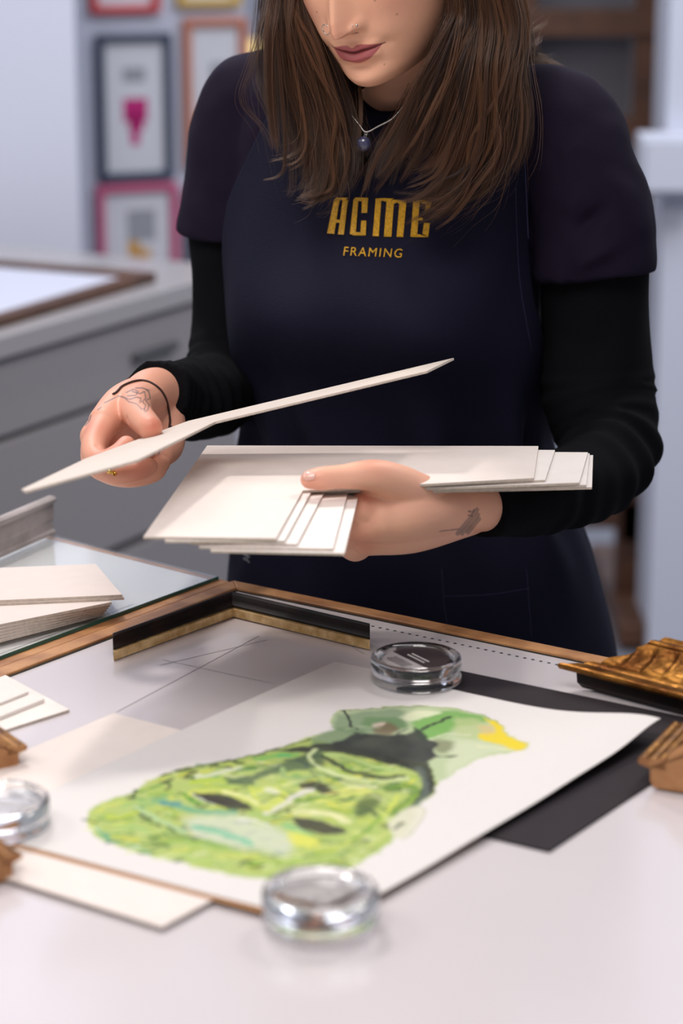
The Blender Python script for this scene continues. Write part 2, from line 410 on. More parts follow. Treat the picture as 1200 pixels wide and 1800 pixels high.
# easel, far right
def e(px, py, Y=5.0): return P(px, py, Y)
root = empty('studio_easel', (e(1100, 1060)[0], 5.0, 0)); tag(root, 'tall brown wooden studio easel standing on the grey floor behind the woman', 'easel')
xl, xr = e(905, 300)[0], e(1142, 200)[0]
g = G(); g.box((xr, 5.0, 1.0), (0.075, 0.05, 1.66)); bevel(g.build('upright', 'walnut', root), 0.003)
g = G(); g.box((xl, 5.0, 1.0), (0.075, 0.05, 1.66)); bevel(g.build('upright', 'walnut', root), 0.003)
for (y0, y1, nm) in ((14, 62, 'crossbar'), (205, 330, 'canvas_tray')):
    z0, z1 = e(1000, y1)[2], e(1000, y0)[2]
    g = G(); g.box(((xl + xr)/2, 4.985, (z0 + z1)/2), (xr - xl + 0.10, 0.045, z1 - z0)); bevel(g.build(nm, 'walnut', root), 0.003)
z0, z1 = e(1000, 925)[2], e(1000, 890)[2]
g = G(); g.box(((xl + xr)/2, 5.0, (z0 + z1)/2), (xr - xl + 0.3, 0.04, z1 - z0)); bevel(g.build('lower_rail', 'walnut', root), 0.003)
for xx in (e(1100, 1000)[0], e(900, 1000)[0]):
    g = G(); g.box((xx, 5.0, 0.13), (0.05, 0.05, 0.26)); bevel(g.build('leg', 'walnut', root), 0.003)
    g = G(); g.box((xx, 5.05, 0.035), (0.085, 0.62, 0.05)); bevel(g.build('foot', 'walnut', root), 0.006)
    for yy in (4.8, 5.3):
        V, Fc = ellipsoid((xx, yy, 0.0155), (0.018, 0.018, 0.015), n=10, m=14); g = G(); g.add(V, Fc); g.build('caster', 'cabinetgap', root, True)
g = G(); g.box(((xl + xr)/2 - 0.02, 5.06, 1.15), (xr - xl - 0.03, 0.025, 0.95))
tag(recenter(g.build('canvas', 'canvas'), ((xl + xr)/2, 5.06, 0.7)), 'large dark grey canvas resting on the easel, seen between its bars', 'canvas')
# white box cabinet against the pier
b0, b1 = P(1126, 238, 4.62), P(1240, 345, 4.62)
root = empty('white_cabinet', ((b0[0] + b1[0])/2, 4.65, b1[2])); tag(root, 'white wall box beside the easel at the right edge', 'wall cabinet')
g = G(); g.box(((b0[0] + b1[0])/2, 4.66, (b0[2] + b1[2])/2), (b1[0] - b0[0], 0.075, b0[2] - b1[2])); bevel(g.build('body', 'wallblue', root), 0.004)
g = G(); g.box(((b0[0] + b1[0])/2, 4.616, (b0[2] + b1[2])/2), (b1[0] - b0[0] - 0.02, 0.012, b0[2] - b1[2] - 0.02)); bevel(g.build('door', 'wallblue', root), 0.002)

#@@BENCH
# ------------------------------------------------------------------ benches
CN = T(410, 1025)[:2]; RR = T(1090, 1165)[:2]
ax = (RR - CN)/np.linalg.norm(RR - CN)
LL = T(0, 1178)[:2]; bx_ = (LL - CN)/np.linalg.norm(LL - CN)
def tb(u, v): p = CN + ax*u + bx_*v; return (p[0], p[1])
EW = 0.020
root = empty('framing_bench', (*tb(0.7, 0.6), 0)); tag(root, 'white topped framing bench with oak edging in front of the woman', 'workbench')
g = G(); g.prism([tb(EW, EW), tb(1.6, EW), tb(1.6, 1.45), tb(EW, 1.45)], 0.872, TZ); g.build('bench_top', 'table', root)
g = G(); g.prism([tb(0, 0), tb(1.6, 0), tb(1.6, EW - 0.002), tb(EW - 0.002, EW - 0.002)], 0.862, TZ + 0.003); bevel(g.build('edging', 'wood', root), 0.001)
g = G(); g.prism([tb(0, 0), tb(EW - 0.002, EW - 0.002), tb(EW - 0.002, 1.45), tb(0, 1.45)], 0.862, TZ + 0.003); bevel(g.build('edging', 'wood', root), 0.001)
g = G(); g.prism([tb(EW - 0.002, EW - 0.002), tb(1.6, EW - 0.002), tb(1.6, EW), tb(EW, EW), tb(EW, 1.45), tb(EW - 0.002, 1.45)], 0.87, TZ + 0.0006); g.build('edge_gap_strip', 'joint_shade', root)
g = G(); g.prism([tb(0.03, 0.03), tb(1.57, 0.03), tb(1.57, 1.42), tb(0.03, 1.42)], 0.78, 0.872); g.build('apron_frame', 'cabinet', root)
for (u, v) in ((0.06, 0.06), (1.54, 0.06), (1.54, 1.39), (0.06, 1.39)):
    g = G(); c = tb(u, v); g.box((c[0], c[1], 0.39), (0.06, 0.06, 0.78), rotz(math.atan2(ax[1], ax[0]))); g.build('leg', 'cabinet', root)
# pencil grid and ruler dashes printed on the top
def strip(g, p, q_, wdt, z):
    p, q_ = np.asarray(p)[:2], np.asarray(q_)[:2]; d = (q_ - p)/np.linalg.norm(q_ - p); n = np.array([-d[1], d[0]])*wdt/2
    g.add([(*(p - n), z), (*(q_ - n), z), (*(q_ + n), z), (*(p + n), z)], [(0, 1, 2, 3)])
g = G()
for (a, b) in (((205, 1252), (455, 1118)), ((285, 1160), (480, 1202)), ((280, 1170), (470, 1125)), ((560, 1100), (640, 1150))): strip(g, T(*a), T(*b), 0.0007, TZ + 0.0003)
g.build('pencil_line', 'pencil', root)
g = G()
d0, d1 = T(640, 1098), T(990, 1171)
for k in range(26):
    t = k/26; p = d0 + (d1 - d0)*t; p2 = d0 + (d1 - d0)*(t + 0.014)
    strip(g, p, p2, 0.0022, TZ + 0.0003)
g.build('ruler_mark', 'ink', root)
# left bench, glass topped
g0 = 0.004
E0 = T(92, 945)[:2]; E1 = CN - bx_*0.0 - ax*g0
fx = (E1 - E0)/np.linalg.norm(E1 - E0)
root = empty('glass_topped_bench', (*(CN - ax*0.3 + bx_*0.4), 0)); tag(root, 'second bench with a glass top and wooden edging, left of the framing bench', 'workbench')
def lb(u, v): p = E1 - fx*u + bx_*v; return (p[0], p[1])
LE = 0.62
g = G(); g.prism([lb(0.015, 0.006), lb(LE, 0.006), lb(LE, 1.2), lb(0.015, 1.2)], 0.872, TZ); g.build('bench_top', 'tableleft', root)
g = G(); g.prism([lb(0, 0), lb(LE, 0), lb(LE, 0.0055), lb(0.0145, 0.0055)], 0.862, TZ + 0.001); bevel(g.build('edging', 'wood', root), 0.0008)
g = G(); g.prism([lb(0, 0), lb(0.0145, 0.0055), lb(0.0145, 1.2), lb(0, 1.2)], 0.862, TZ + 0.001); bevel(g.build('edging', 'wood', root), 0.0008)
g = G(); g.prism([lb(0.05, 0.03), lb(LE - 0.03, 0.03), lb(LE - 0.03, 1.17), lb(0.05, 1.17)], 0.78, 0.872); g.build('apron_frame', 'cabinet', root)
for (u, v) in ((0.08, 0.06), (LE - 0.08, 0.06), (LE - 0.08, 1.1), (0.08, 1.1)):
    g = G(); c = lb(u, v); g.box((c[0], c[1], 0.39), (0.06, 0.06, 0.78), rotz(math.atan2(ax[1], ax[0]))); g.build('leg', 'cabinet', root)
g = G(); g.prism([lb(-0.0002, -0.003), lb(-0.0035, -0.001), lb(-0.0035, 1.2), lb(-0.0002, 1.2)], 0.87, TZ + 0.0006); g.build('edge_gap_strip', 'joint_shade', root)  # dark strip added in the open gap between benches as its shade
g = G(); strip(g, T(0, 1150), T(235, 1062), 0.0007, TZ + 0.0003); g.build('pencil_line', 'pencil', root)
# glass pane over the left bench, its green edge along the wood
g = G(); g.prism([lb(0.0135, 0.004), lb(LE - 0.02, 0.004), lb(LE - 0.02, 1.19), lb(0.0135, 1.19)], TZ + 0.0012, TZ + 0.0045)
gl = g.build('glass_sheet', 'glass'); recenter(gl, (*lb(0.3, 0.5), TZ)); tag(gl, 'large clear glass sheet covering the left bench', 'glass sheet')
g = G(); g.prism([lb(0.0125, 0.003), lb(0.0135, 0.003), lb(0.0135, 1.19), lb(0.0125, 1.19)], TZ + 0.0012, TZ + 0.0045)
g.build('glass_edge', 'glassedge', gl)
LZ = TZ + 0.0046
# small glass pane under the painting, one corner showing at right
pa, pb, pc = T(845, 1478)[:2], T(672, 1572)[:2], T(600, 1500)[:2]
g = G(); pd = pa + (pc - pb); g.prism([pa, pb + (pb - pa)*0.02, pc, pd], TZ + 0.0002, TZ + 0.0022)
pg = g.build('glass_sheet', 'glass'); recenter(pg, (*((pa + pc)/2), TZ)); tag(pg, 'small greenish glass pane peeking out beneath the painting, beside the black mat', 'glass sheet')

# ------------------------------------------------------------------ sheets on the bench
def rect_from(c, toa, tob, opp):
    """corner c, directions to toa / tob, opposite corner opp (all table points) -> four corners"""
    c, toa, tob, opp = [np.asarray(x)[:2] for x in (c, toa, tob, opp)]
    u = toa - c; u /= np.linalg.norm(u); v = tob - c; v /= np.linalg.norm(v)
    al, be = np.linalg.solve(np.array([u, v]).T, opp - c)
    return [c, c + u*al, opp, c + v*be]
def sheet(name, pts, z0, z1, m, mcore, label, cat, group=None):
    g = G(); g.prism(pts, z0, z1 - 0.0004)
    cx = np.mean(np.array([p[:2] for p in pts]), axis=0)
    o = g.build(name, mcore); recenter(o, (cx[0], cx[1], z0)); tag(o, label, cat, group)
    g = G(); g.prism(pts, z1 - 0.0004, z1)
    f = g.build('face_paper', m, o)
    return o
# black mat
bm = rect_from(T(965, 1500), T(840, 1470), T(1130, 1387), T(690, 1160))
bm = [T(965, 1500)[:2], T(840, 1470)[:2] + (T(840, 1470)[:2] - T(965, 1500)[:2])*0.9, T(700, 1160)[:2], T(1290, 1282)[:2]]
sheet('black_mat_board', bm, TZ + 0.0003, TZ + 0.0019, 'blackmat', 'blackmat', 'black mat board lying on the bench under the painting', 'mat board')
# square backing board
bb = rect_from(T(285, 1640), T(395, 1580), T(0, 1550), T(200, 1262))
sheet('backing_board', bb, TZ + 0.0024, TZ + 0.0042, 'boardcream', 'core', 'square cream backing board under the left corner of the painting', 'mat board')
# painting: a sheet with watercolour, slightly curled
PQ = [T(588, 1167, TZ + 0.006)[:2], T(1160, 1291, TZ + 0.006)[:2], T(573, 1626, TZ + 0.006)[:2], T(-62, 1458, TZ + 0.006)[:2]]
nu, nv = 340, 520     # u: top -> right, v: top -> left
U, Vv = np.meshgrid(np.linspace(0, 1, nu), np.linspace(0, 1, nv), indexing='ij')
def bil(a, b, c, d): return (1-U)[..., None]*(1-Vv)[..., None]*a + U[..., None]*(1-Vv)[..., None]*b + U[..., None]*Vv[..., None]*c + (1-U)[..., None]*Vv[..., None]*d
XY = bil(PQ[0], PQ[1], PQ[2], PQ[3])
Zs = TZ + 0.0060 + 0.0022*(1 + np.sin(U*9 + Vv*3))*np.clip(1 - Vv*1.0, 0, 1)*np.clip(np.abs(U - 0.45)*2, 0, 1) + 0.0035*np.clip(U - 0.80, 0, 1)*5*np.exp(-((Vv - 0.28)/0.16)**2) \
     + 0.0095*np.exp(-(((1 - U)*0.30)**2 + (Vv*0.46)**2)/0.055**2) + 0.0008*(1 + np.sin(Vv*14))*np.clip(U - 0.7, 0, 1)*3
VX = np.dstack([XY, Zs]).reshape(-1, 3)
PX, PY = proj(np.dstack([XY, np.full_like(Zs, TZ + 0.006)]))
def vn2(x, y, seed):
    r = np.random.default_rng(seed).random((64, 64)); xi = np.floor(x).astype(int); yi = np.floor(y).astype(int); fx_, fy = x - xi, y - yi
    fx_ = fx_*fx_*(3 - 2*fx_); fy = fy*fy*(3 - 2*fy)
    g_ = lambda i, j: r[(xi + i) % 64, (yi + j) % 64]
    return (g_(0, 0)*(1-fx_) + g_(1, 0)*fx_)*(1-fy) + (g_(0, 1)*(1-fx_) + g_(1, 1)*fx_)*fy
SX, SY = U*0.30, Vv*0.46
def fbm(s, seed): return (vn2(SX*s, SY*s, seed) + 0.5*vn2(SX*s*2.1, SY*s*2.1, seed+1) + 0.25*vn2(SX*s*4.3, SY*s*4.3, seed+2))/1.75
PXw = PX + (fbm(120, 3) - 0.5)*9; PYw = PY + (fbm(120, 13) - 0.5)*6
IMG = np.empty(PX.shape + (3,)); IMG[:] = lin((233, 228, 225))
ASP = 1.9
def smooth_poly(pts, k=6): return catmull(np.vstack([pts, pts[:1]]), len(pts)*k)
def inside(pts, X, Y):
    r = np.zeros(X.shape, bool); n = len(pts)
    for i in range(n):
        x1, y1 = pts[i]; x2, y2 = pts[(i+1) % n]
        if y1 == y2: continue
        c = ((y1 > Y) != (y2 > Y)) & (X < (x2 - x1)*(Y - y1)/(y2 - y1) + x1); r ^= c
    return r
def segdist(pts, X, Y):
    d = np.full(X.shape, 1e9)
    for (x1, y1), (x2, y2) in zip(pts[:-1], pts[1:]):
        dx, dy = x2 - x1, (y2 - y1)*ASP; L = dx*dx + dy*dy + 1e-9
        t = np.clip(((X - x1)*dx + (Y - y1)*ASP*dy)/L, 0, 1)
        d = np.minimum(d, np.hypot(X - x1 - t*dx, (Y - y1)*ASP - t*dy))
    return d
def blend(mask, sl, col, op):
    a = (mask*op)[..., None]; IMG[sl] = IMG[sl]*(1 - a) + lin(col)*a
def window(pts, pad):
    x0, x1 = min(p[0] for p in pts) - pad, max(p[0] for p in pts) + pad; y0, y1 = min(p[1] for p in pts) - pad, max(p[1] for p in pts) + pad
    m = (PX > x0) & (PX < x1) & (PY > y0) & (PY < y1)
    ii, jj = np.where(m)
    if len(ii) == 0: return None
    return (slice(ii.min(), ii.max() + 1), slice(jj.min(), jj.max() + 1))
SHADE = fbm(60, 21)
def poly(pts, col, soft=3.0, op=1.0, var=0.14):
    pts = smooth_poly(np.array(pts, float)); sl = window(pts, 12)
    X, Y = PXw[sl], PYw[sl]; ins = inside(pts, X, Y); d = segdist([tuple(p) for p in pts] + [tuple(pts[0])], X, Y)
    sd = np.where(ins, d, -d); m = np.clip(sd/soft*0.5 + 0.5, 0, 1)
    blend(m*(1 - var*(SHADE[sl])), sl, col, op)
def line(pts, wd_, col, soft=2.0, op=1.0, var=0.12):
    pts = catmull(np.array(pts, float), max(8, len(pts)*5)); sl = window(pts, wd_ + 12)
    if sl is None: return
    d = segdist([tuple(p) for p in pts], PXw[sl], PYw[sl]); m = np.clip((wd_/2 - d)/soft + 0.5, 0, 1)
    blend(m*(1 - var*SHADE[sl]), sl, col, op)
OUT = [(152, 1440), (158, 1422), (195, 1405), (225, 1395), (255, 1378), (280, 1365), (330, 1350), (400, 1337), (480, 1318), (545, 1295), (586, 1283), (581, 1266), (595, 1252),
       (640, 1247), (700, 1241), (755, 1241), (800, 1246), (850, 1258), (880, 1275), (896, 1296), (926, 1313), (926, 1321), (900, 1328), (850, 1333), (812, 1353), (772, 1377), (762, 1398),
       (735, 1418), (728, 1440), (715, 1462), (690, 1478), (665, 1497), (610, 1528), (560, 1540), (470, 1547), (380, 1532), (310, 1515), (245, 1500), (190, 1480), (160, 1462)]
poly(OUT, (172, 194, 96), 3, 1.0, 0.1)
pal = [(128, 168, 48), (176, 196, 66), (96, 140, 50), (206, 214, 128), (70, 104, 42), (104, 164, 80), (190, 190, 44), (76, 128, 70), (222, 228, 180), (140, 180, 40), (48, 70, 34), (58, 88, 40), (196, 208, 96), (40, 58, 36), (160, 190, 70), (226, 232, 176), (218, 224, 110), (208, 220, 140), (214, 216, 80)]
rr = random.Random(5); OA = np.array(OUT, float)
for k in range(620):
    x, y = rr.uniform(155, 730), rr.uniform(1325, 1540)
    if not inside(OA, np.array([x]), np.array([y]))[0]: continue
    L_ = rr.uniform(8, 38); a_ = rr.gauss(-0.05, 0.45) if y < 1470 else rr.gauss(-0.25, 0.3); dx, dy = L_*math.cos(a_), L_*math.sin(a_)*0.5
    line([(x - dx/2, y - dy/2), (x, y + rr.uniform(-2, 2)), (x + dx/2, y + dy/2)], rr.uniform(3, 9), rr.choice(pal), 3, rr.uniform(0.5, 1.0))
# hat
poly([(545, 1297), (586, 1283), (583, 1266), (597, 1253), (700, 1242), (755, 1242), (800, 1247), (850, 1259), (880, 1276), (896, 1296), (926, 1313), (924, 1321), (900, 1327), (850, 1332), (812, 1353), (770, 1377), (745, 1345), (640, 1320)], (190, 205, 165), 2)
poly([(590, 1258), (690, 1246), (715, 1262), (700, 1285), (640, 1287), (590, 1283)], (126, 152, 118), 6, 0.85)
poly([(545, 1298), (590, 1280), (640, 1283), (640, 1300), (560, 1312)], (110, 138, 100), 5, 0.8)
poly([(640, 1262), (700, 1262), (718, 1276), (690, 1282), (640, 1276)], (96, 140, 84), 5, 0.7)
poly([(720, 1262), (760, 1250), (820, 1252), (860, 1266), (800, 1280), (780, 1295), (740, 1300), (728, 1280)], (104, 170, 66), 6, 0.9)
poly([(705, 1260), (735, 1248), (775, 1252), (745, 1262), (725, 1268)], (232, 236, 200), 4, 0.9)
poly([(800, 1262), (845, 1266), (862, 1290), (830, 1300), (800, 1290)], (186, 200, 140), 6, 0.8)
poly([(660, 1272), (685, 1271), (702, 1280), (690, 1291), (660, 1288)], (122, 92, 70), 5, 0.8)
poly([(656, 1271), (676, 1270), (672, 1276), (658, 1277)], (225, 205, 190), 3, 0.8)
poly([(852, 1262), (878, 1273), (893, 1295), (925, 1313), (924, 1320), (905, 1325), (872, 1311), (846, 1303), (842, 1292), (868, 1285)], (238, 212, 14), 4, 1.0, 0.12)
poly([(840, 1276), (862, 1276), (868, 1290), (848, 1294)], (226, 190, 130), 5, 0.6)
poly([(765, 1300), (795, 1303), (800, 1318), (780, 1325), (762, 1318)], (120, 124, 90), 5, 0.8)
poly([(800, 1300), (850, 1308), (890, 1322), (850, 1330), (812, 1350), (785, 1365), (790, 1330)], (212, 220, 186), 7, 0.8)
# black cap edge
poly([(470, 1321), (540, 1311), (600, 1301), (625, 1288), (700, 1292), (725, 1288), (730, 1278), (745, 1290), (752, 1300), (772, 1308), (760, 1318), (768, 1330), (752, 1342), (760, 1362), (764, 1378), (762, 1395), (738, 1411), (722, 1422), (730, 1400), (742, 1382), (735, 1362), (705, 1350), (660, 1338), (600, 1324), (545, 1322)], (36, 38, 44), 3, 1.0, 0.12)
line([(300, 1358), (400, 1338), (480, 1318), (545, 1300)], 3, (50, 55, 40), 2, 0.9)
line([(603, 1252), (611, 1262), (616, 1275), (628, 1281)], 5, (34, 36, 38), 1.5)
line([(740, 1283), (762, 1272), (788, 1262)], 7, (48, 58, 44), 3)
line([(765, 1331), (800, 1330)], 5, (40, 40, 40), 2)
line([(597, 1252), (660, 1245), (740, 1241)], 2.0, (60, 70, 55), 1.5, 0.8)
line([(740, 1241), (800, 1246), (850, 1257), (885, 1278)], 1.6, (110, 130, 50), 1.5, 0.7)
line([(722, 1424), (746, 1400), (744, 1375), (735, 1352)], 12, (110, 125, 118), 6, 0.55)
# brow and folds
poly([(395, 1367), (437, 1363), (483, 1345), (528, 1328), (560, 1318), (572, 1340), (546, 1352), (490, 1358), (455, 1370), (437, 1384), (402, 1379)], (74, 98, 72), 5, 0.9)
line([(450, 1335), (490, 1328), (520, 1326)], 12, (120, 190, 90), 5, 0.85)
line([(492, 1330), (510, 1328)], 8, (70, 180, 110), 4, 0.8)
line([(553, 1318), (545, 1328), (552, 1342), (590, 1360), (653, 1374), (716, 1370)], 9, (204, 218, 160), 3)
line([(569, 1328), (607, 1353), (660, 1366), (709, 1366)], 10, (52, 60, 44), 3)
line([(576, 1326), (620, 1336), (660, 1348), (684, 1352)], 11, (186, 212, 128), 4)
line([(600, 1332), (640, 1346), (670, 1356)], 6, (90, 140, 70), 4, 0.6)
line([(548, 1354), (575, 1362), (620, 1376), (655, 1385), (700, 1378)], 6, (60, 90, 90), 3, 0.7)
line([(495, 1350), (500, 1365), (530, 1368), (566, 1362)], 10, (150, 178, 112), 3)
poly([(524, 1378), (555, 1374), (580, 1385), (597, 1395), (572, 1398), (551, 1388), (528, 1386)], (50, 40, 42), 3)
line([(469, 1430), (490, 1418), (515, 1402), (546, 1389)], 13, (222, 220, 208), 3)
line([(480, 1434), (520, 1414), (555, 1402)], 5, (60, 55, 45), 3, 0.8)
line([(450, 1390), (480, 1386), (500, 1402), (470, 1420)], 16, (206, 218, 96), 6, 0.9)
line([(470, 1388), (486, 1392)], 16, (226, 228, 200), 5, 0.9)
# eyes
line([(325, 1400), (350, 1392), (400, 1392), (445, 1412), (470, 1424)], 16, (204, 214, 100), 5, 0.9)
line([(395, 1392), (425, 1398), (450, 1414)], 9, (235, 236, 170), 4, 0.9)
line([(322, 1396), (334, 1406), (350, 1412)], 9, (70, 150, 40), 3, 0.9)
poly([(338, 1393), (346, 1394), (385, 1395), (420, 1405), (441, 1423), (420, 1424), (385, 1416), (357, 1409)], (44, 34, 38), 2.5)
line([(340, 1396), (356, 1408), (378, 1415)], 3.5, (200, 205, 190), 2)
poly([(512, 1438), (548, 1439), (583, 1450), (608, 1463), (580, 1468), (548, 1462), (523, 1454)], (44, 36, 38), 2.5)
line([(522, 1454), (548, 1465), (585, 1470), (610, 1464)], 3, (110, 130, 90), 2)
line([(480, 1440), (510, 1438)], 5, (80, 110, 50), 3)
line([(520, 1428), (570, 1430), (610, 1444)], 16, (228, 228, 168), 5, 0.9)
line([(560, 1410), (600, 1400), (650, 1392)], 12, (222, 226, 120), 5, 0.9)
line([(520, 1412), (560, 1404), (595, 1402)], 8, (110, 160, 50), 4, 0.8)
poly([(625, 1412), (650, 1402), (668, 1412), (650, 1432), (628, 1436)], (66, 88, 44), 6, 0.85)
line([(680, 1388), (720, 1384), (728, 1402), (690, 1430)], 16, (94, 140, 40), 6, 0.8)
line([(700, 1400), (680, 1430), (655, 1455)], 8, (210, 222, 90), 4, 0.8)
line([(615, 1385), (660, 1384)], 8, (236, 240, 190), 4, 0.8)
# teal, cheek and mouth
line([(275, 1408), (300, 1412), (325, 1421), (360, 1428), (410, 1428)], 17, (104, 172, 136), 6, 0.9)
line([(288, 1412), (312, 1412)], 16, (70, 140, 150), 6, 0.75)
poly([(325, 1436), (413, 1432), (455, 1447), (510, 1468), (507, 1503), (455, 1496), (385, 1485), (336, 1468)], (214, 220, 204), 12, 0.75)
line([(346, 1455), (385, 1463), (425, 1476), (438, 1483)], 17, (134, 198, 160), 5, 0.95)
line([(350, 1452), (400, 1459)], 4, (90, 160, 130), 3, 0.7)
line([(336, 1470), (400, 1492), (460, 1500)], 5, (120, 130, 110), 4, 0.6)
line([(500, 1450), (525, 1462), (545, 1470)], 12, (130, 205, 140), 6, 0.7)
poly([(505, 1462), (550, 1470), (560, 1485), (515, 1486)], (226, 226, 90), 6, 0.85)
line([(241, 1419), (262, 1432), (290, 1446), (325, 1462)], 11, (176, 206, 150), 3.5)
for (x, y) in ((246, 1430), (256, 1437), (274, 1448), (300, 1457)): line([(x - 7, y - 3), (x + 7, y + 4)], 6, (58, 80, 48), 3, 0.9)
line([(190, 1438), (215, 1436), (240, 1426)], 10, (190, 210, 60), 4, 0.9)
line([(170, 1440), (200, 1444), (235, 1432)], 4, (70, 120, 40), 3, 0.8)
line([(185, 1465), (195, 1475), (205, 1478)], 12, (80, 160, 130), 5, 0.8)
line([(200, 1472), (240, 1476)], 12, (206, 206, 80), 5, 0.8)
line([(280, 1485), (330, 1476), (400, 1488)], 12, (128, 172, 60), 5, 0.8)
# further traced brushwork
for pts, w_, c_, o_ in [
    ([(160, 1430), (185, 1418), (215, 1410)], 7, (196, 206, 96), .9), ([(215, 1418), (245, 1410), (270, 1400)], 8, (150, 190, 110), .9),
    ([(240, 1395), (275, 1382), (300, 1376)], 6, (98, 150, 50), .9), ([(286, 1374), (320, 1368), (350, 1356)], 5, (200, 208, 120), .9),
    ([(283, 1374), (300, 1380), (292, 1388)], 5, (44, 52, 30), .9), ([(325, 1364), (340, 1370)], 6, (60, 84, 38), .9),
    ([(335, 1376), (370, 1372), (395, 1374)], 9, (176, 204, 40), .95), ([(345, 1366), (385, 1358), (420, 1350)], 9, (220, 224, 196), .9),
    ([(360, 1382), (400, 1383)], 6, (140, 180, 40), .9), ([(250, 1415), (268, 1412), (290, 1398)], 9, (130, 180, 110), .8),
    ([(205, 1452), (235, 1455), (262, 1462)], 8, (160, 200, 120), .8), ([(170, 1455), (180, 1466), (192, 1478)], 6, (96, 170, 130), .8),
    ([(225, 1485), (245, 1492), (265, 1500)], 6, (120, 180, 140), .8), ([(300, 1470), (318, 1466), (345, 1478)], 7, (96, 130, 56), .8),
    ([(272, 1488), (286, 1484), (296, 1490)], 9, (84, 110, 54), .8), ([(330, 1482), (380, 1490), (420, 1500)], 7, (150, 190, 80), .8),
    ([(390, 1505), (430, 1508), (470, 1512)], 8, (186, 196, 70), .8), ([(445, 1520), (490, 1516), (530, 1512)], 8, (156, 196, 60), .8),
    ([(300, 1500), (360, 1514), (420, 1524)], 8, (178, 206, 120), .8), ([(430, 1532), (490, 1530), (550, 1526)], 6, (190, 212, 110), .8),
    ([(560, 1500), (600, 1488), (640, 1470)], 8, (196, 208, 80), .8), ([(540, 1518), (590, 1508), (630, 1492)], 6, (140, 176, 70), .8),
    ([(620, 1478), (650, 1460), (668, 1440)], 8, (110, 160, 60), .8), ([(648, 1490), (668, 1476), (684, 1462)], 6, (206, 214, 120), .8),
    ([(600, 1505), (606, 1512), (600, 1518)], 3, (70, 80, 40), .8), ([(638, 1462), (640, 1478), (650, 1484)], 3, (80, 104, 50), .7),
    ([(640, 1400), (656, 1398), (668, 1404)], 4, (40, 50, 30), .8), ([(700, 1440), (722, 1412), (735, 1400)], 6, (150, 184, 60), .8),
    ([(575, 1398), (602, 1390), (640, 1388)], 7, (226, 222, 120), .8), ([(600, 1372), (625, 1378), (648, 1380)], 6, (212, 220, 160), .8),
    ([(548, 1428), (580, 1436), (602, 1446)], 5, (240, 238, 190), .9), ([(560, 1468), (600, 1474), (640, 1468)], 6, (176, 200, 90), .8),
    ([(440, 1430), (462, 1436), (486, 1436)], 6, (150, 190, 110), .8), ([(420, 1440), (450, 1442), (475, 1452)], 7, (232, 234, 222), .8),
    ([(395, 1386), (430, 1380), (455, 1386)], 6, (178, 204, 90), .8), ([(438, 1384), (446, 1396), (452, 1406)], 6, (212, 222, 80), .8),
    ([(420, 1356), (452, 1352), (480, 1346)], 4, (120, 150, 100), .8), ([(500, 1336), (528, 1338), (540, 1348)], 5, (60, 84, 80), .9),
    ([(545, 1356), (560, 1372), (548, 1386)], 4, (100, 120, 70), .8), ([(470, 1404), (488, 1398), (505, 1404)], 5, (74, 96, 44), .8),
    ([(610, 1282), (640, 1276), (668, 1280)], 5, (160, 180, 140), .8), ([(756, 1300), (790, 1290), (824, 1292)], 7, (206, 214, 176), .8),
    ([(840, 1316), (870, 1318), (900, 1324)], 5, (222, 226, 180), .9), ([(690, 1300), (705, 1288), (716, 1282)], 5, (60, 66, 60), .8)]:
    line(pts, w_, c_, 3, o_)
for (x0, y0, x1, y1) in ((282, 1364, 300, 1362), (290, 1375, 305, 1370), (322, 1366, 342, 1357), (372, 1348, 384, 1344), (394, 1340, 404, 1336), (225, 1404, 240, 1402)):
    line([(x0, y0), (x1, y1)], 6, (48, 52, 34), 2.5, 0.95)
# ear
poly([(681, 1447), (709, 1427), (737, 1421), (747, 1433), (728, 1461), (706, 1477), (688, 1467)], (224, 222, 200), 3, 0.95)
line([(709, 1427), (737, 1421), (747, 1433), (728, 1461), (706, 1477)], 2.0, (170, 175, 140), 1.5, 0.9)
line([(692, 1458), (708, 1450)], 6, (70, 80, 50), 3, 0.9)
# paper fibre
IMG *= (0.84 + 0.03*fbm(500, 40))[..., None]
cols = IMG.reshape(-1, 3)
nb = len(VX); VB = VX.copy(); VB[:, 2] -= 0.0005
Fc = []
idx = np.arange(nu*nv).reshape(nu, nv)
a_, b_, c_, d_ = idx[:-1, :-1].ravel(), idx[1:, :-1].ravel(), idx[1:, 1:].ravel(), idx[:-1, 1:].ravel()
top = np.c_[a_, d_, c_, b_]; n1 = np.cross(VX[top[0][1]] - VX[top[0][0]], VX[top[0][3]] - VX[top[0][0]])
if n1[2] < 0: top = top[:, ::-1]
bot = top[:, ::-1] + nb
rim = list(idx[:, 0]) + list(idx[-1, 1:]) + list(idx[-2::-1, -1]) + list(idx[0, -2:0:-1])
side = [(rim[i], rim[(i+1) % len(rim)], rim[(i+1) % len(rim)] + nb, rim[i] + nb) for i in range(len(rim))]
me = bpy.data.meshes.new('painting')
me.from_pydata(np.vstack([VX, VB]).tolist(), [], top.tolist() + bot.tolist() + side)
ca = me.color_attributes.new('Col', 'FLOAT_COLOR', 'POINT'); cc = np.ones((2*nb, 4)); cc[:nb, :3] = cols; cc[nb:, :3] = lin((205, 180, 150)); ca.data.foreach_set('color', cc.ravel())
me.materials.append(M['paint']); me.polygons.foreach_set('use_smooth', [True]*len(top) + [True]*len(bot) + [False]*len(side))
pt = bpy.data.objects.new('painting', me); C.objects.link(pt); recenter(pt, (*((PQ[0] + PQ[2])/2), TZ + 0.004))
tag(pt, 'white sheet with a green and yellow watercolour portrait lying sideways on the bench', 'painting')
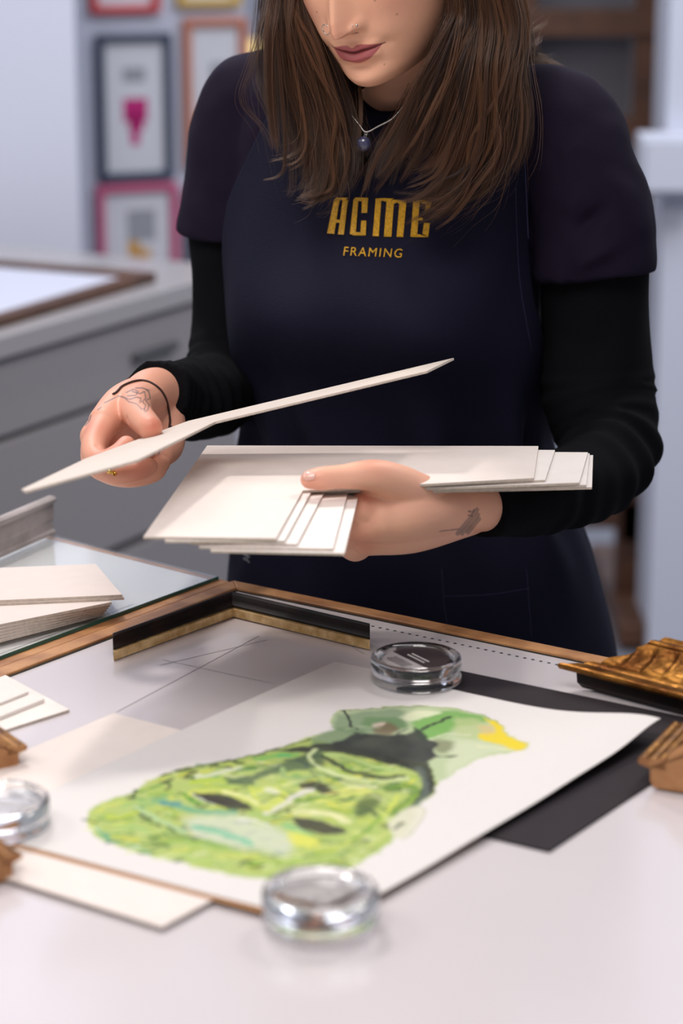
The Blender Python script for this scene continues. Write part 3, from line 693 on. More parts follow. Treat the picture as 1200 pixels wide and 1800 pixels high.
# thin brown-edged backing the painting is hinged to
kq = [PQ[0]*0.985 + PQ[2]*0.015, PQ[1]*0.985 + PQ[3]*0.015, PQ[2]*1.004 - PQ[0]*0.004, PQ[3]*1.004 - PQ[1]*0.004]
kd = (PQ[2] - PQ[1])/np.linalg.norm(PQ[2] - PQ[1]); kq[2] = PQ[2] + kd*0.0035 + (PQ[3] - PQ[2])*0.03; kq[3] = PQ[3] + kd*0.0035; kq[1] = kq[1] + (PQ[0] - PQ[1])*0.06
g = G(); g.prism(kq, TZ + 0.0044, TZ + 0.0050); o = g.build('kraft_paper', 'kraft'); recenter(o, (*kq[0], TZ + 0.0043)); tag(o, 'thin brown kraft sheet directly beneath the painting, its edge showing at lower left', 'paper')

# ------------------------------------------------------------------ mat board samples on the benches
def lpoly(o, nl, nr, i, rn, rf): return [o, nl, nr, i, rn, rf]
stack = [((0, 1003), (168, 991), (215, 1043), (0, 1060), 0.0145), ((0, 1008), (150, 1000), (218, 1050), (0, 1066), 0.0115)]
gstack = 'cream mat boards fanned in a stack on the glass topped bench'
zc = LZ
NB = 8
names = ['lowest', 'second from the bottom', 'third from the bottom', 'fourth from the bottom', 'fifth from the bottom', 'third from the top', 'second from the top', 'topmost']
for k in range(NB):
    z0 = LZ + 0.0001 + k*0.0026; th = 0.0024
    if k >= 6: e1, e2, a0 = (168 + (6 - k)*3, 991 + 0), (215 + (7 - k)*3, 1045 + (7 - k)*5), 0.0
    else: e1, e2 = (150 + k*2, 1012 + (5 - k)*3), (196 - (5 - k)*3, 1058 + (5 - k)*4)
    p1, p2 = T(*e1, z0 + th)[:2], T(*e2, z0 + th)[:2]
    slope = -0.045 if k >= 6 else -0.20 - 0.012*(5 - k)
    q2 = T(e2[0] - 215, e2[1] - 215*slope, z0 + th)[:2]
    d = (q2 - p2)/np.linalg.norm(q2 - p2)
    pts = [p1, p2, p2 + d*0.30, p1 + d*0.30]
    if k == 7: lab = 'topmost cream mat board of the stack on the glass topped bench'
    else: lab = names[k] + ' of the cream mat boards stacked on the glass topped bench'
    o = sheet('mat_board', pts, z0, z0 + th, 'boardcream', 'core', lab, 'mat board', gstack)
# white bevelled mat at the left of the bench
c0 = T(122, 1252); 
g = G(); pts = [c0[:2], T(0, 1186)[:2], T(-150, 1240)[:2], T(-60, 1310)[:2]]
o = sheet('mat_board', pts, TZ + 0.0003, TZ + 0.0025, 'board', 'core', 'white mat board carrying two smaller white mats, at the left edge of the bench', 'mat board')
pts = [T(78, 1232, TZ + 0.004)[:2], T(-10, 1196, TZ + 0.004)[:2], T(-120, 1240, TZ + 0.004)[:2], T(-30, 1275, TZ + 0.004)[:2]]
o = sheet('mat_board', pts, TZ + 0.0028, TZ + 0.0058, 'board', 'board', 'small thick white mat lying on the white board at the left edge', 'mat board')
pts = [T(50, 1218, TZ + 0.007)[:2], T(-10, 1196, TZ + 0.007)[:2], T(-120, 1235, TZ + 0.007)[:2], T(-60, 1262, TZ + 0.007)[:2]]
o = sheet('mat_board', pts, TZ + 0.0061, TZ + 0.0082, 'board', 'board', 'topmost small white mat of the pile at the left edge', 'mat board')
# white card behind the black corner sample
pts = [T(414, 1036)[:2], T(440, 1060)[:2], T(760, 1130)[:2], T(745, 1108)[:2]]
#o = sheet('mat_board', pts, TZ + 0.0031, TZ + 0.0040, 'board', 'board', 'white card strip', 'mat board')

# ------------------------------------------------------------------ frame corner samples
def sweep(profile, path2d, z0, g, closed_ends=True, ends=None):
    """profile: (offset to the left of the path, height); path2d: points; mitred at inner vertices"""
    path = [np.asarray(p, float) for p in path2d]; n = len(path); m = len(profile); rows = []
    for i in range(n):
        if i == 0: d = path[1] - path[0]
        elif i == n-1: d = path[-1] - path[-2]
        if i in (0, n-1):
            d = d/np.linalg.norm(d); nn_ = np.array([-d[1], d[0]])
            if ends is not None: e_ = np.asarray(ends[0 if i == 0 else 1], float); nn_ = e_/np.dot(e_, nn_)
        else:
            d1 = path[i] - path[i-1]; d1 /= np.linalg.norm(d1); d2 = path[i+1] - path[i]; d2 /= np.linalg.norm(d2)
            n1_, n2_ = np.array([-d1[1], d1[0]]), np.array([-d2[1], d2[0]]); nn_ = (n1_ + n2_); nn_ /= np.dot(nn_, n1_)
        rows.append([(*(path[i] + nn_*o_), z0 + h) for (o_, h) in profile])
    V = np.array(rows).reshape(-1, 3)
    Fc = [(i*m + j, i*m + (j+1) % m, (i+1)*m + (j+1) % m, (i+1)*m + j) for i in range(n-1) for j in range(m)]
    if closed_ends: Fc += [tuple(range(m))[::-1], tuple(range((n-1)*m, n*m))]
    g.add(V, Fc)
# black corner with pale gold inner lip: path runs along the inner (near) foot
pL, pC, pR = T(200, 1163)[:2], T(410, 1086)[:2], T(650, 1144)[:2]; CE = [T(196, 1120)[:2] - pL, T(649, 1100)[:2] - pR]
root = empty('frame_corner_sample', (*pC, TZ)); tag(root, 'black stained frame corner sample with a pale gold inner lip', 'frame sample')
g = G(); sweep([(0.0, 0.001), (0.0, 0.0085), (0.004, 0.0092), (0.004, 0.001)], [pL, pC, pR], TZ, g, ends=CE); g.build('gold_lip', 'giltpale', root)
g = G(); prof = [(0.0042, 0.0004), (0.0042, 0.0096), (0.0020, 0.0098), (0.0012, 0.0112), (0.004, 0.0125), (0.0060, 0.0140), (0.0075, 0.0165), (0.0095, 0.0188), (0.0125, 0.0198), (0.0145, 0.0195), (0.0170, 0.017), (0.0170, 0.0004)]
sweep(prof, [pL, pC, pR], TZ, g, ends=CE); o = bevel(g.build('moulding', 'ebony', root), 0.0005, 2, 20)

# wide gilt moulding with flutes, right edge
def gilt_sample(base0, base1, label, mitre=0.0, length=0.3, flutes=True, scale=1.0, endmat='rawwood', side=1):
    """base0 -> base1: line of the near foot on the bench; profile rises away from the viewer"""
    b0, b1 = base0[:2], base1[:2]; d = (b1 - b0)/np.linalg.norm(b1 - b0); nn_ = np.array([-d[1], d[0]])*side
    z = TZ + getattr(gilt_sample, 'lift', 0.002)
    root = empty('gilt_moulding_sample', (*b0, z)); tag(root, label, 'frame sample')
    S = scale
    body = [(0.004, 0.0), (0.0005, 0.006), (0.0, 0.016), (0.0, 0.021), (0.056, 0.05), (0.060, 0.046), (0.060, 0.0)]
    lip = [(-0.001, 0.019), (-0.011, 0.0215), (-0.0122, 0.0245), (-0.0115, 0.0275), (-0.009, 0.0287), (-0.006, 0.0275), (-0.003, 0.0283), (0.001, 0.0290), (0.004, 0.0285), (0.007, 0.0300), (0.010, 0.0312), (0.013, 0.0300), (0.0145, 0.0275), (0.0145, 0.019)]
    cove = []
    for t in np.linspace(0, 1, 12): cove.append((0.0145 + 0.030*t, 0.0285 + 0.027*(t**0.62)))
    rail = [(0.0445, 0.045), (0.0445, 0.0560), (0.046, 0.0585), (0.049, 0.0588), (0.051, 0.0575), (0.0525, 0.060), (0.055, 0.0625), (0.058, 0.0618), (0.060, 0.0585), (0.060, 0.045)]
    ns = int(length/0.0012)
    def sweepf(profile, fn=None, closed=True):
        rows = []
        for i in range(ns + 1):
            s = length*i/ns
            r = []
            for k, (o_, h) in enumerate(profile):
                o2, h2 = (fn(s, o_, h, k) if fn else (o_, h))
                st = s if s > 1e-9 else 0
                s2 = mitre*o2*S*(1 - s/length) + s
                p = b0 + d*s2 + nn_*o2*S
                r.append((*p, z + h2*S))
            rows.append(r)
        m = len(profile); V = np.array(rows).reshape(-1, 3)
        Fc = [(i*m + j, i*m + (j+1) % m, (i+1)*m + (j+1) % m, (i+1)*m + j) for i in range(ns) for j in range(m if closed else m-1)]
        return V, Fc, m
    for nm, pr, mt in (('wooden_body', body, 'rawwood' if not flutes else 'ebony'), ('outer_lip', lip, 'gilt'), ('top_rail', rail, 'gilt')):
        V, Fc, m = sweepf(pr); Fc += [tuple(range(m))[::-1], tuple(range(ns*m, (ns+1)*m))]
        g = G(); g.add(V, Fc); o = g.build(nm, mt, root, True); 
        if nm != 'x':
            o.data.polygons.foreach_set('use_smooth', [False]*len(o.data.polygons))
        # cut face of the sample is bare wood
        o.data.materials.append(M[endmat]); o.data.polygons[len(o.data.polygons)-2].material_index = 1 if endmat != 'gilt' else 0
    if flutes:
        per = 0.027*S
        def fl(s, o_, h, k):
            ph = ((s + mitre*o_*S*(1 - s/length)) % per)/per; t = k/11
            cup = (abs(math.sin(math.pi*ph)))**0.55
            dd = 0.006*math.sin(math.pi*min(1, t*1.05))*cup
            return o_ + dd*0.9, h - dd*0.55
        prf = cove + [(0.0445, 0.040), (0.0145, 0.026)]
        def fl2(s, o_, h, k): return fl(s, o_, h, k) if k < 12 else (o_, h)
        V, Fc, m = sweepf(prf, fl2); Fc += [tuple(range(m))[::-1], tuple(range(ns*m, (ns+1)*m))]
        g = G(); g.add(V, Fc); g.build('fluted_cove', 'gilt', root, True)
    else:
        V, Fc, m = sweepf(cove + [(0.0445, 0.040), (0.0145, 0.026)]); Fc += [tuple(range(m))[::-1], tuple(range(ns*m, (ns+1)*m))]
        g = G(); g.add(V, Fc); o = g.build('cove', 'gilt', root, True); o.data.materials.append(M[endmat]); o.data.polygons[len(o.data.polygons)-2].material_index = 1
    return root
gilt_sample(T(1012, 1212), T(1200, 1262), 'ornate fluted gold frame moulding sample at the right edge of the bench', mitre=1.45, length=0.30, scale=0.75)
# plain gilt moulding below it, sawn end facing left
gilt_sample(T(1141, 1388), T(1185, 1340), 'gold moulding sample with sawn bare wood end towards the viewer, below the fluted one', mitre=0.0, length=0.085, flutes=False, scale=0.80, side=-1)
o_ = [ob for ob in C.objects if ob.name.startswith('gilt_moulding_sample')]
# two at the left edge
gilt_sample(T(34, 1354), T(-8, 1324), 'gold moulding end poking in at the left edge behind the clear disc', mitre=0.0, length=0.05, flutes=False, scale=0.62, side=1)
gilt_sample(T(24, 1550), T(-28, 1515), 'gold moulding end lowest at the left edge, on the cream backing board', mitre=0.0, length=0.045, flutes=False, scale=0.62, side=1)
# pewter moulding standing on the left bench
a, b = T(0, 982, LZ)[:2], T(95, 940, LZ)[:2]; d = (b - a)/np.linalg.norm(b - a); b = b + d*0.004; a = a - d*0.25
root = empty('pewter_moulding_sample', (*b, LZ)); tag(root, 'grey pewter frame moulding standing on edge at the far left of the glass topped bench', 'frame sample')
g = G(); sweep([(0, 0.0002), (0, 0.004), (0.003, 0.005), (0.003, 0.014), (0.0015, 0.0165), (0.0015, 0.033), (-0.002, 0.0345), (-0.0025, 0.038), (0.001, 0.0405), (0.007, 0.0405), (0.008, 0.038), (0.008, 0.0002)], [a, b], LZ, g)
bevel(g.build('moulding', 'pewter', root), 0.0012, 3, 20)

# ------------------------------------------------------------------ acrylic discs
def lathe(g, c, prof, m=72):
    prof = np.asarray(prof); n = len(prof); a = np.linspace(0, 2*np.pi, m, endpoint=False)
    V = np.array([[c[0] + r*math.cos(t), c[1] + r*math.sin(t), c[2] + z] for (r, z) in prof for t in a])
    Fc = [(i*m + j, i*m + (j+1) % m, (i+1)*m + (j+1) % m, (i+1)*m + j) for i in range(n-1) for j in range(m)]
    Fc.append(tuple(range(m))[::-1]); Fc.append(tuple(range((n-1)*m, n*m)))
    g.add(V, Fc)
def disc(c, label, lid=False):
    root = empty('acrylic_disc', c); tag(root, label, 'paperweight', 'clear acrylic discs weighing down the sheets')
    prof = [(0.030, 0.0), (0.0365, 0.0), (0.0380, 0.0012), (0.0385, 0.003), (0.0380, 0.005), (0.0372, 0.0065), (0.0372, 0.0085), (0.0380, 0.0100), (0.0385, 0.013), (0.0382, 0.0185), (0.0374, 0.0210), (0.0355, 0.0222), (0.0335, 0.0215), (0.0320, 0.0190), (0.0312, 0.0182), (0.020, 0.0180)]
    g = G(); lathe(g, c, prof); o = g.build('disc', 'acrylic', root, True)
    if lid:
        R = rotz(0.55)
        g = G(); n = 40
        for nm, mt, rngs in (('dark_label', 'labeldark', (-0.2, 1.0)), ('grey_label', 'labelgrey', (-1.0, -0.22))):
            g = G(); pts = []
            r = 0.0285
            lo, hi = rngs
            ts = np.linspace(lo, hi, 20)
            up_ = [(r*t, r*math.sqrt(max(0, 1 - t*t))*0.98) for t in ts]; dn = [(r*t, -r*math.sqrt(max(0, 1 - t*t))*0.98) for t in ts[::-1]]
            pts = [(np.array([x, y, 0]) @ R.T)[:2] + np.array(c[:2]) for (x, y) in up_ + dn]
            clean = [pts[0]]
            for p_ in pts[1:]:
                if np.linalg.norm(p_ - clean[-1]) > 1e-5: clean.append(p_)
            if np.linalg.norm(clean[0] - clean[-1]) < 1e-5: clean.pop()
            g.prism(clean, c[2] + 0.0183, c[2] + 0.0186); lb_ = g.build(nm, mt, root)
            g = G(); rr_ = random.Random(3 if lo < -0.5 else 4)
            rows = 5 if lo < -0.5 else 2
            for q_ in range(rows):
                x = (lo + (hi - lo)*(0.35 + 0.5*q_/rows) if lo < -0.5 else 0.0 + 0.16*q_)*r
                y = -0.012
                while y < 0.013:
                    L_ = rr_.uniform(0.0012, 0.0030)
                    cc_ = np.array([x, y + L_/2, 0]) @ R.T
                    g.box((c[0] + cc_[0], c[1] + cc_[1], c[2] + 0.01875), (0.0009 if lo < -0.5 else 0.0016, L_, 0.0002), R); y += L_ + 0.0009
            g.build('lettering', 'labeldark' if lo < -0.5 else 'labelwhite', lb_)
    return root
pz = TZ + 0.0072
disc(T(731, 1195, pz), 'clear acrylic disc with a dark label, behind the painted hat', True)
disc(T(563, 1614, pz), 'clear empty acrylic disc on the near corner of the painting')
disc(T(-6, 1452, pz), 'clear acrylic disc at the left edge beside the gold moulding')

#@@PERSON
# ------------------------------------------------------------------ the woman
# head ------------------------------------------------------------
YAW, PIT, ROL, HSC = math.radians(-27), math.radians(19), math.radians(-6), 1.06
RH = rotz(YAW) @ rotx(PIT) @ roty(ROL)
chin_l = np.array([0, -0.080, -0.106]); chin_w = P(642, 151, 2.235)
H0 = chin_w - HSC*(RH @ chin_l)
def hw(l): return H0 + HSC*(np.asarray(l) @ RH.T)
tab = np.array([  # z, front y, back y, half width
    [-0.1135, -0.050, -0.030, 0.006], [-0.1120, -0.064, -0.010, 0.018], [-0.108, -0.0745, 0.005, 0.0290], [-0.100, -0.0800, 0.020, 0.0385], [-0.088, -0.0805, 0.038, 0.0475],
    [-0.070, -0.0825, 0.055, 0.0555], [-0.050, -0.0850, 0.070, 0.0615], [-0.030, -0.0855, 0.085, 0.0660], [0.0, -0.0850, 0.098, 0.0700], [0.030, -0.0900, 0.104, 0.0720],
    [0.060, -0.0860, 0.100, 0.0710], [0.085, -0.0700, 0.088, 0.0630], [0.103, -0.045, 0.062, 0.0470], [0.112, -0.020, 0.038, 0.0280], [0.115, 0.0, 0.02, 0.008]])
nz, na = 330, 340
k = len(tab); tt = catmull(tab, 4000)
zz_all = np.concatenate([np.linspace(-0.1135, -0.104, 24, endpoint=False), np.linspace(-0.104, -0.035, 170, endpoint=False), np.linspace(-0.035, 0.04, 80, endpoint=False), np.linspace(0.04, 0.115, 56)])
o_ = np.argsort(tt[:, 0]); tz = tt[o_]
fy = np.interp(zz_all, tz[:, 0], tz[:, 1]); by = np.interp(zz_all, tz[:, 0], tz[:, 2]); hwid = np.interp(zz_all, tz[:, 0], tz[:, 3])
s_ = np.linspace(-1, 1, na, endpoint=False); aa = np.pi*(0.45*s_ + 0.55*s_**3)     # 0 = front, dense there
Zg, Ag = np.meshgrid(zz_all, aa, indexing='ij')
HW_, FY, BY = [np.repeat(x[:, None], na, 1) for x in (hwid, fy, by)]
nexp = 2.15
sx_ = np.sign(np.sin(Ag))*np.abs(np.sin(Ag))**(2/nexp); cy_ = np.sign(np.cos(Ag))*np.abs(np.cos(Ag))**(2/nexp)
yc = FY*0.12 + BY*0.12
HX = HW_*sx_; HY = np.where(cy_ > 0, yc + (FY - yc)*np.abs(cy_), yc + (BY - yc)*np.abs(cy_))
x, z = HX, Zg
front = np.clip(cy_*3.0, 0, 1)
def ga(x0, z0, sx0, sz0): return np.exp(-((x - x0)/sx0)**2 - ((z - z0)/sz0)**2)
nh = np.interp(z, [-0.062, -0.0575, -0.0545, -0.052, -0.048, -0.044, -0.038, -0.02, 0.0, 0.018, 0.03], [0, 0.001, 0.006, 0.0165, 0.0240, 0.0250, 0.0235, 0.0150, 0.0080, 0.0040, 0.0])
nw = np.interp(z, [-0.06, -0.045, -0.02, 0.01, 0.03], [0.0095, 0.0100, 0.0078, 0.0075, 0.012])
dsp = nh*np.exp(-(np.abs(x)/nw)**2.2)
dsp += 0.0085*(ga(0.0125, -0.0475, 0.0048, 0.0055) + ga(-0.0125, -0.0475, 0.0048, 0.0055))
dsp -= 0.0050*(ga(0.0062, -0.0545, 0.0030, 0.0020) + ga(-0.0062, -0.0545, 0.0030, 0.0020))
dsp -= 0.0012*(ga(0.0205, -0.047, 0.003, 0.008) + ga(-0.0205, -0.047, 0.003, 0.008))
ml = -0.0725 + 3.2*x*x + 0.0012*np.exp(-(x/0.006)**2)*-1.0          # mouth line with lifted corners
shp = np.clip(1 - (np.abs(x)/0.0255)**2.2, 0, 1)
dsp += 0.0042*shp*np.exp(-((z - (ml + 0.0036))/0.0036)**2)
dsp += 0.0062*np.clip(1 - (np.abs(x)/0.023)**2.4, 0, 1)*np.exp(-((z - (ml - 0.0058))/0.0048)**2)
dsp -= 0.0030*np.clip(1 - (np.abs(x)/0.027)**4, 0, 1)*np.exp(-((z - ml)/0.00115)**2)
dsp -= 0.0010*np.exp(-(x/0.003)**2)*np.exp(-((z + 0.0615)/0.004)**2)
dsp -= 0.0030*ga(0, -0.0875, 0.018, 0.0050)
dsp += 0.0040*ga(0, -0.101, 0.016, 0.010)
dsp -= 0.0018*(ga(0.0285, -0.0700, 0.0045, 0.005) + ga(-0.0285, -0.0700, 0.0045, 0.005))
dsp += 0.0040*(ga(0.040, -0.030, 0.020, 0.020) + ga(-0.040, -0.030, 0.020, 0.020))
dsp += 0.0030*(ga(0.032, -0.060, 0.012, 0.012) + ga(-0.032, -0.060, 0.012, 0.012))
dsp -= 0.0090*(ga(0.031, 0.004, 0.015, 0.010) + ga(-0.031, 0.004, 0.015, 0.010))
dsp += 0.0065*(ga(0.031, 0.001, 0.011, 0.007) + ga(-0.031, 0.001, 0.011, 0.007))
dsp -= 0.0014*np.exp(-((z + 0.004 - 2.0*(np.abs(x) - 0.031)**2*10)/0.0009)**2)*np.exp(-((np.abs(x) - 0.031)/0.012)**4)
dsp += 0.0030*(ga(0.026, 0.021, 0.02, 0.006) + ga(-0.026, 0.021, 0.02, 0.006))
HY = HY - dsp*front
HZ = Zg - 0.0035*np.exp(-(x/0.009)**2)*np.exp(-((z + 0.047)/0.006)**2)*front
HL = np.dstack([HX, HY, HZ]).reshape(-1, 3)
idx = np.arange(nz*na).reshape(nz, na)
HF = []
nxt = np.roll(idx, -1, axis=1)
HF = np.c_[idx[:-1].ravel(), nxt[:-1].ravel(), nxt[1:].ravel(), idx[1:].ravel()].tolist()
HF += [tuple(idx[0][::-1]), tuple(idx[-1])]
# skin colours, with shade painted into the mouth line and nostrils
base = lin((234, 176, 144)); xs, zs_ = HX.ravel(), Zg.ravel(); fr = front.ravel()
HC = np.empty((len(HL), 3)); HC[:] = base
def mixc(mask, col):
    global HC
    mk = np.clip(mask, 0, 1)[:, None]; HC = HC*(1 - mk) + lin(col)*mk
mlr = ml.ravel()
mixc(0.35*np.exp(-((np.abs(xs) - 0.042)/0.016)**2 - ((zs_ + 0.035)/0.018)**2), (214, 135, 115))
mixc(0.35*np.exp(-(xs/0.012)**2 - ((zs_ + 0.046)/0.009)**2)*fr, (218, 135, 112))
upl = np.clip(1 - (np.abs(xs)/0.0262)**2.0, 0, 1)*0.0072*(1 - 0.22*np.exp(-(xs/0.0035)**2)); lol = np.clip(1 - (np.abs(xs)/0.0245)**2.3, 0, 1)*0.0112
lip = np.clip((upl - (zs_ - mlr))/0.0008, 0, 1)*(zs_ >= mlr) + np.clip((lol - (mlr - zs_))/0.0010, 0, 1)*(zs_ < mlr)
lip = lip*(np.abs(xs) < 0.0262)*fr
mixc(0.92*lip, (168, 78, 84))
mixc(0.75*np.exp(-((zs_ - mlr)/0.0007)**2)*(np.abs(xs) < 0.0265)*fr, (92, 36, 40))
mixc(0.8*(np.exp(-((xs - 0.0062)/0.0030)**2 - ((zs_ + 0.0548)/0.0016)**2) + np.exp(-((xs + 0.0062)/0.0030)**2 - ((zs_ + 0.0548)/0.0016)**2))*fr, (80, 36, 28))
for (mx, mz_, s0) in ((0.030, -0.030, 0.0009), (-0.028, -0.036, 0.0008), (0.041, -0.048, 0.0007), (0.020, -0.090, 0.0006)):
    mixc(0.75*np.exp(-((xs - mx)/s0)**2 - ((zs_ - mz_)/s0)**2)*fr, (110, 66, 50))
mixc(0.8*np.exp(-((zs_ - 0.026 + 12*(np.abs(xs) - 0.030)**2)/0.0028)**2)*(np.abs(np.abs(xs) - 0.030) < 0.020)*fr, (62, 40, 32))
mixc(0.9*np.exp(-((zs_ + 0.004)/0.0012)**2)*(np.abs(np.abs(xs) - 0.031) < 0.013)*fr, (40, 26, 24))
gskin = G(); gskin.add(hw(HL), HF, HC)
# ears
for s in (-1, 1):
    g = G()
    V, Fc = tube_arrays([(s*0.068, 0.004, -0.028), (s*0.073, 0.010, -0.022), (s*0.078, 0.020, -0.004), (s*0.080, 0.022, 0.014), (s*0.077, 0.012, 0.026), (s*0.071, 0.002, 0.020), (s*0.070, 0.000, 0.004)], [0.004, 0.0045, 0.0035, 0.0035, 0.0035, 0.0035, 0.003], 36, 12); g.add(V, Fc)
    V, Fc = ellipsoid((s*0.071, 0.009, 0.0), (0.004, 0.012, 0.022)); g.add(V, Fc)
    V, Fc = ellipsoid((s*0.071, 0.006, -0.027), (0.004, 0.006, 0.008)); g.add(V, Fc)
    V, Fc, N = remesh(g, 0.0015, 4); gskin.add(hw(V), Fc, base)
# torso table (world z, centre, half width, half depth, turn)
TURN = math.radians(-14)
RT = rotz(TURN)
def cxz(px, z, Y=2.40):   # world x at picture column px for height z
    dep = Y*cp - (z - CZ)*sp; return (px - 600)/F*dep
trs = [  # z, centre px, cy, a, b
    (1.420, 684, 2.375, 0.052, 0.052), (1.400, 684, 2.385, 0.066, 0.058), (1.385, 688, 2.39, 0.105, 0.066), (1.365, 692, 2.395, 0.145, 0.078), (1.335, 694, 2.40, 0.158, 0.092), (1.279, 690, 2.40, 0.157, 0.108),
    (1.220, 684, 2.395, 0.155, 0.116), (1.167, 682, 2.39, 0.154, 0.118), (1.120, 685, 2.39, 0.156, 0.114), (1.080, 690, 2.395, 0.154, 0.107), (1.040, 697, 2.40, 0.147, 0.101), (1.004, 702, 2.405, 0.143, 0.099),
    (0.950, 712, 2.405, 0.158, 0.105), (0.887, 723, 2.405, 0.178, 0.116), (0.780, 728, 2.405, 0.196, 0.128), (0.700, 728, 2.405, 0.202, 0.130)]
TR = np.array([(z, cxz(px, z), cy, a, b) for (z, px, cy, a, b) in trs])
def tsurf(t, z, off=0.0, bust=True):
    """torso surface point at angle t (0 = front), height z; arrays ok"""
    t = np.asarray(t, float); z = np.asarray(z, float)
    o = np.argsort(TR[:, 0]); Z = TR[o, 0]
    cx, cy, a, b = [np.interp(z, ZS[0], ZS[i]) for i in (1, 2, 3, 4)]
    n = 2.35
    lx = np.sign(np.sin(t))*np.abs(np.sin(t))**(2/n)*(a + off); ly = -np.sign(np.cos(t))*np.abs(np.cos(t))**(2/n)*(b + off)
    if bust:
        c = np.clip(np.cos(t), 0, 1)
        ly = ly - (0.034*np.exp(-((z - 1.150)/0.052)**2))*(np.exp(-((lx - 0.068)/0.050)**2) + np.exp(-((lx + 0.068)/0.050)**2) + 0.45*np.exp(-(lx/0.06)**2))*c**0.5
    x = cx + lx*math.cos(TURN) - ly*math.sin(TURN); y = cy + lx*math.sin(TURN) + ly*math.cos(TURN)
    return np.stack([x, y, np.broadcast_to(z, x.shape)], -1)
tr2 = catmull(TR, 2000); o_ = np.argsort(tr2[:, 0]); ZS = [tr2[o_, i] for i in range(5)]
def torso(z0, z1, nz_, m_, off, bust=True):
    zs = np.linspace(z0, z1, nz_); t = np.linspace(0, 2*np.pi, m_, endpoint=False)
    tt_, zz_ = np.meshgrid(t, zs); V = tsurf(tt_, zz_, off, bust).reshape(-1, 3)
    Fc = [(i*m_ + j, i*m_ + (j+1) % m_, (i+1)*m_ + (j+1) % m_, (i+1)*m_ + j) for i in range(nz_-1) for j in range(m_)]
    Fc += [tuple(range(m_))[::-1], tuple(range((nz_-1)*m_, nz_*m_))]
    return V, Fc
# arm paths (px, py, Y, radius)
def path(lst): return np.array([P(a, b, c) for (a, b, c, r) in lst]), np.array([r for (*_, r) in lst])
armR = [(500, 178, 2.435, 0.040), (432, 200, 2.44, 0.043), (414, 300, 2.445, 0.040), (408, 400, 2.44, 0.038), (410, 500, 2.44, 0.037), (405, 600, 2.43, 0.036), (388, 682, 2.39, 0.036), (345, 702, 2.30, 0.033), (303, 698, 2.24, 0.027), (272, 690, 2.20, 0.0235)]
armL = [(900, 205, 2.36, 0.040), (988, 228, 2.335, 0.045), (1020, 300, 2.325, 0.044), (1042, 400, 2.32, 0.046), (1046, 500, 2.32, 0.0475), (1050, 600, 2.32, 0.0475), (1052, 700, 2.31, 0.0500), (1070, 785, 2.275, 0.0430), (1035, 838, 2.21, 0.036), (960, 868, 2.14, 0.031), (895, 884, 2.09, 0.026), (840, 890, 2.055, 0.0222)]
g = G()
V, Fc = torso(0.70, 1.415, 60, 48, -0.012, False); g.add(V, Fc)
nk = [hw((0, 0.015, -0.055)), hw((0, 0.022, -0.095)), (*P(684, 190, 2.37),), (*P(686, 240, 2.385),)]
V, Fc = tube_arrays(nk, [0.050, 0.049, 0.050, 0.056], 30, 32); g.add(V, Fc)
for arm in (armR, armL):
    p_, r_ = path(arm); V, Fc = tube_arrays(p_[:-3], r_[:-3], 60, 28); g.add(V, Fc)
V, Fc, N = remesh(g, 0.004, 4); gskin.add(V, Fc, base*0.98)

# hands ------------------------------------------------------------
def finger(g, pts, r, n=26, m=18, flat=1.0):
    p_ = np.array([P(*q_) for q_ in pts]); r = np.asarray(r, float)
    V, Fc = tube_arrays(p_, r, n, m, flat=flat); g.add(V, Fc)
    for q_, rr_ in ((p_[0], r[0]), (p_[-1], r[-1])):
        V, Fc = ellipsoid(q_, (rr_,)*3, n=14, m=18); g.add(V, Fc)
    return p_
# her left hand (picture right): thumb over the boards, fingers curled beneath them
g = G()
p_, r_ = path(armL[-4:] + [(805, 888, 2.045, 0.0215), (770, 890, 2.035, 0.020)]); V, Fc = tube_arrays(p_, r_, 30, 28); g.add(V, Fc)
W1 = (840, 890, 2.055)
mcp = [(652, 866, 2.005), (638, 895, 1.985), (634, 925, 1.985), (645, 950, 2.00)]
rad0 = [0.0155, 0.015, 0.0145, 0.0135]
starts = [(815, 872, 2.05), (822, 886, 2.045), (825, 900, 2.05), (826, 912, 2.06)]
for s0, m0, r0 in zip(starts, mcp, rad0):
    midp = tuple((np.array(s0)*0.45 + np.array(m0)*0.55) + np.array([0, 2, -0.008]))
    finger(g, [s0, midp, m0], [0.0150, 0.0185, r0])
pal = [(780, 878, 2.045), (700, 885, 2.015), (670, 900, 2.01)]
finger(g, pal, [0.0240, 0.0262, 0.0215]); finger(g, [(770, 890, 2.045), (700, 905, 2.012), (662, 915, 2.005)], [0.022, 0.0245, 0.020]); finger(g, [(740, 905, 2.040), (690, 925, 2.015)], [0.019, 0.0195])
# fingers run back under the boards
fing = [[(652, 868, 2.005), (622, 890, 2.03), (575, 872, 2.06), (540, 858, 2.075)],
        [(638, 895, 1.985), (600, 905, 2.02), (555, 880, 2.055), (515, 862, 2.075)],
        [(634, 925, 1.985), (602, 932, 2.015), (560, 905, 2.055), (525, 878, 2.085)],
        [(645, 950, 2.00), (622, 955, 2.02), (590, 930, 2.065), (562, 905, 2.095)]]
fing = [[q_ if i == 0 else (q_[0], q_[1] + 14, q_[2]) for i, q_ in enumerate(f)] for f in fing]
for f, r0 in zip(fing, (0.0092, 0.0094, 0.0090, 0.0082)):
    finger(g, f, [r0*1.35, r0*1.12, r0, r0*0.85], 30, 18)
# thumb
th = [(802, 882, 2.050), (748, 870, 2.018), (700, 850, 1.992), (655, 836, 1.972), (600, 838, 1.962), (566, 841, 1.957), (544, 843, 1.955)]
finger(g, th, [0.017, 0.0168, 0.0165, 0.0138, 0.0103, 0.0102, 0.0082], 44, 20)
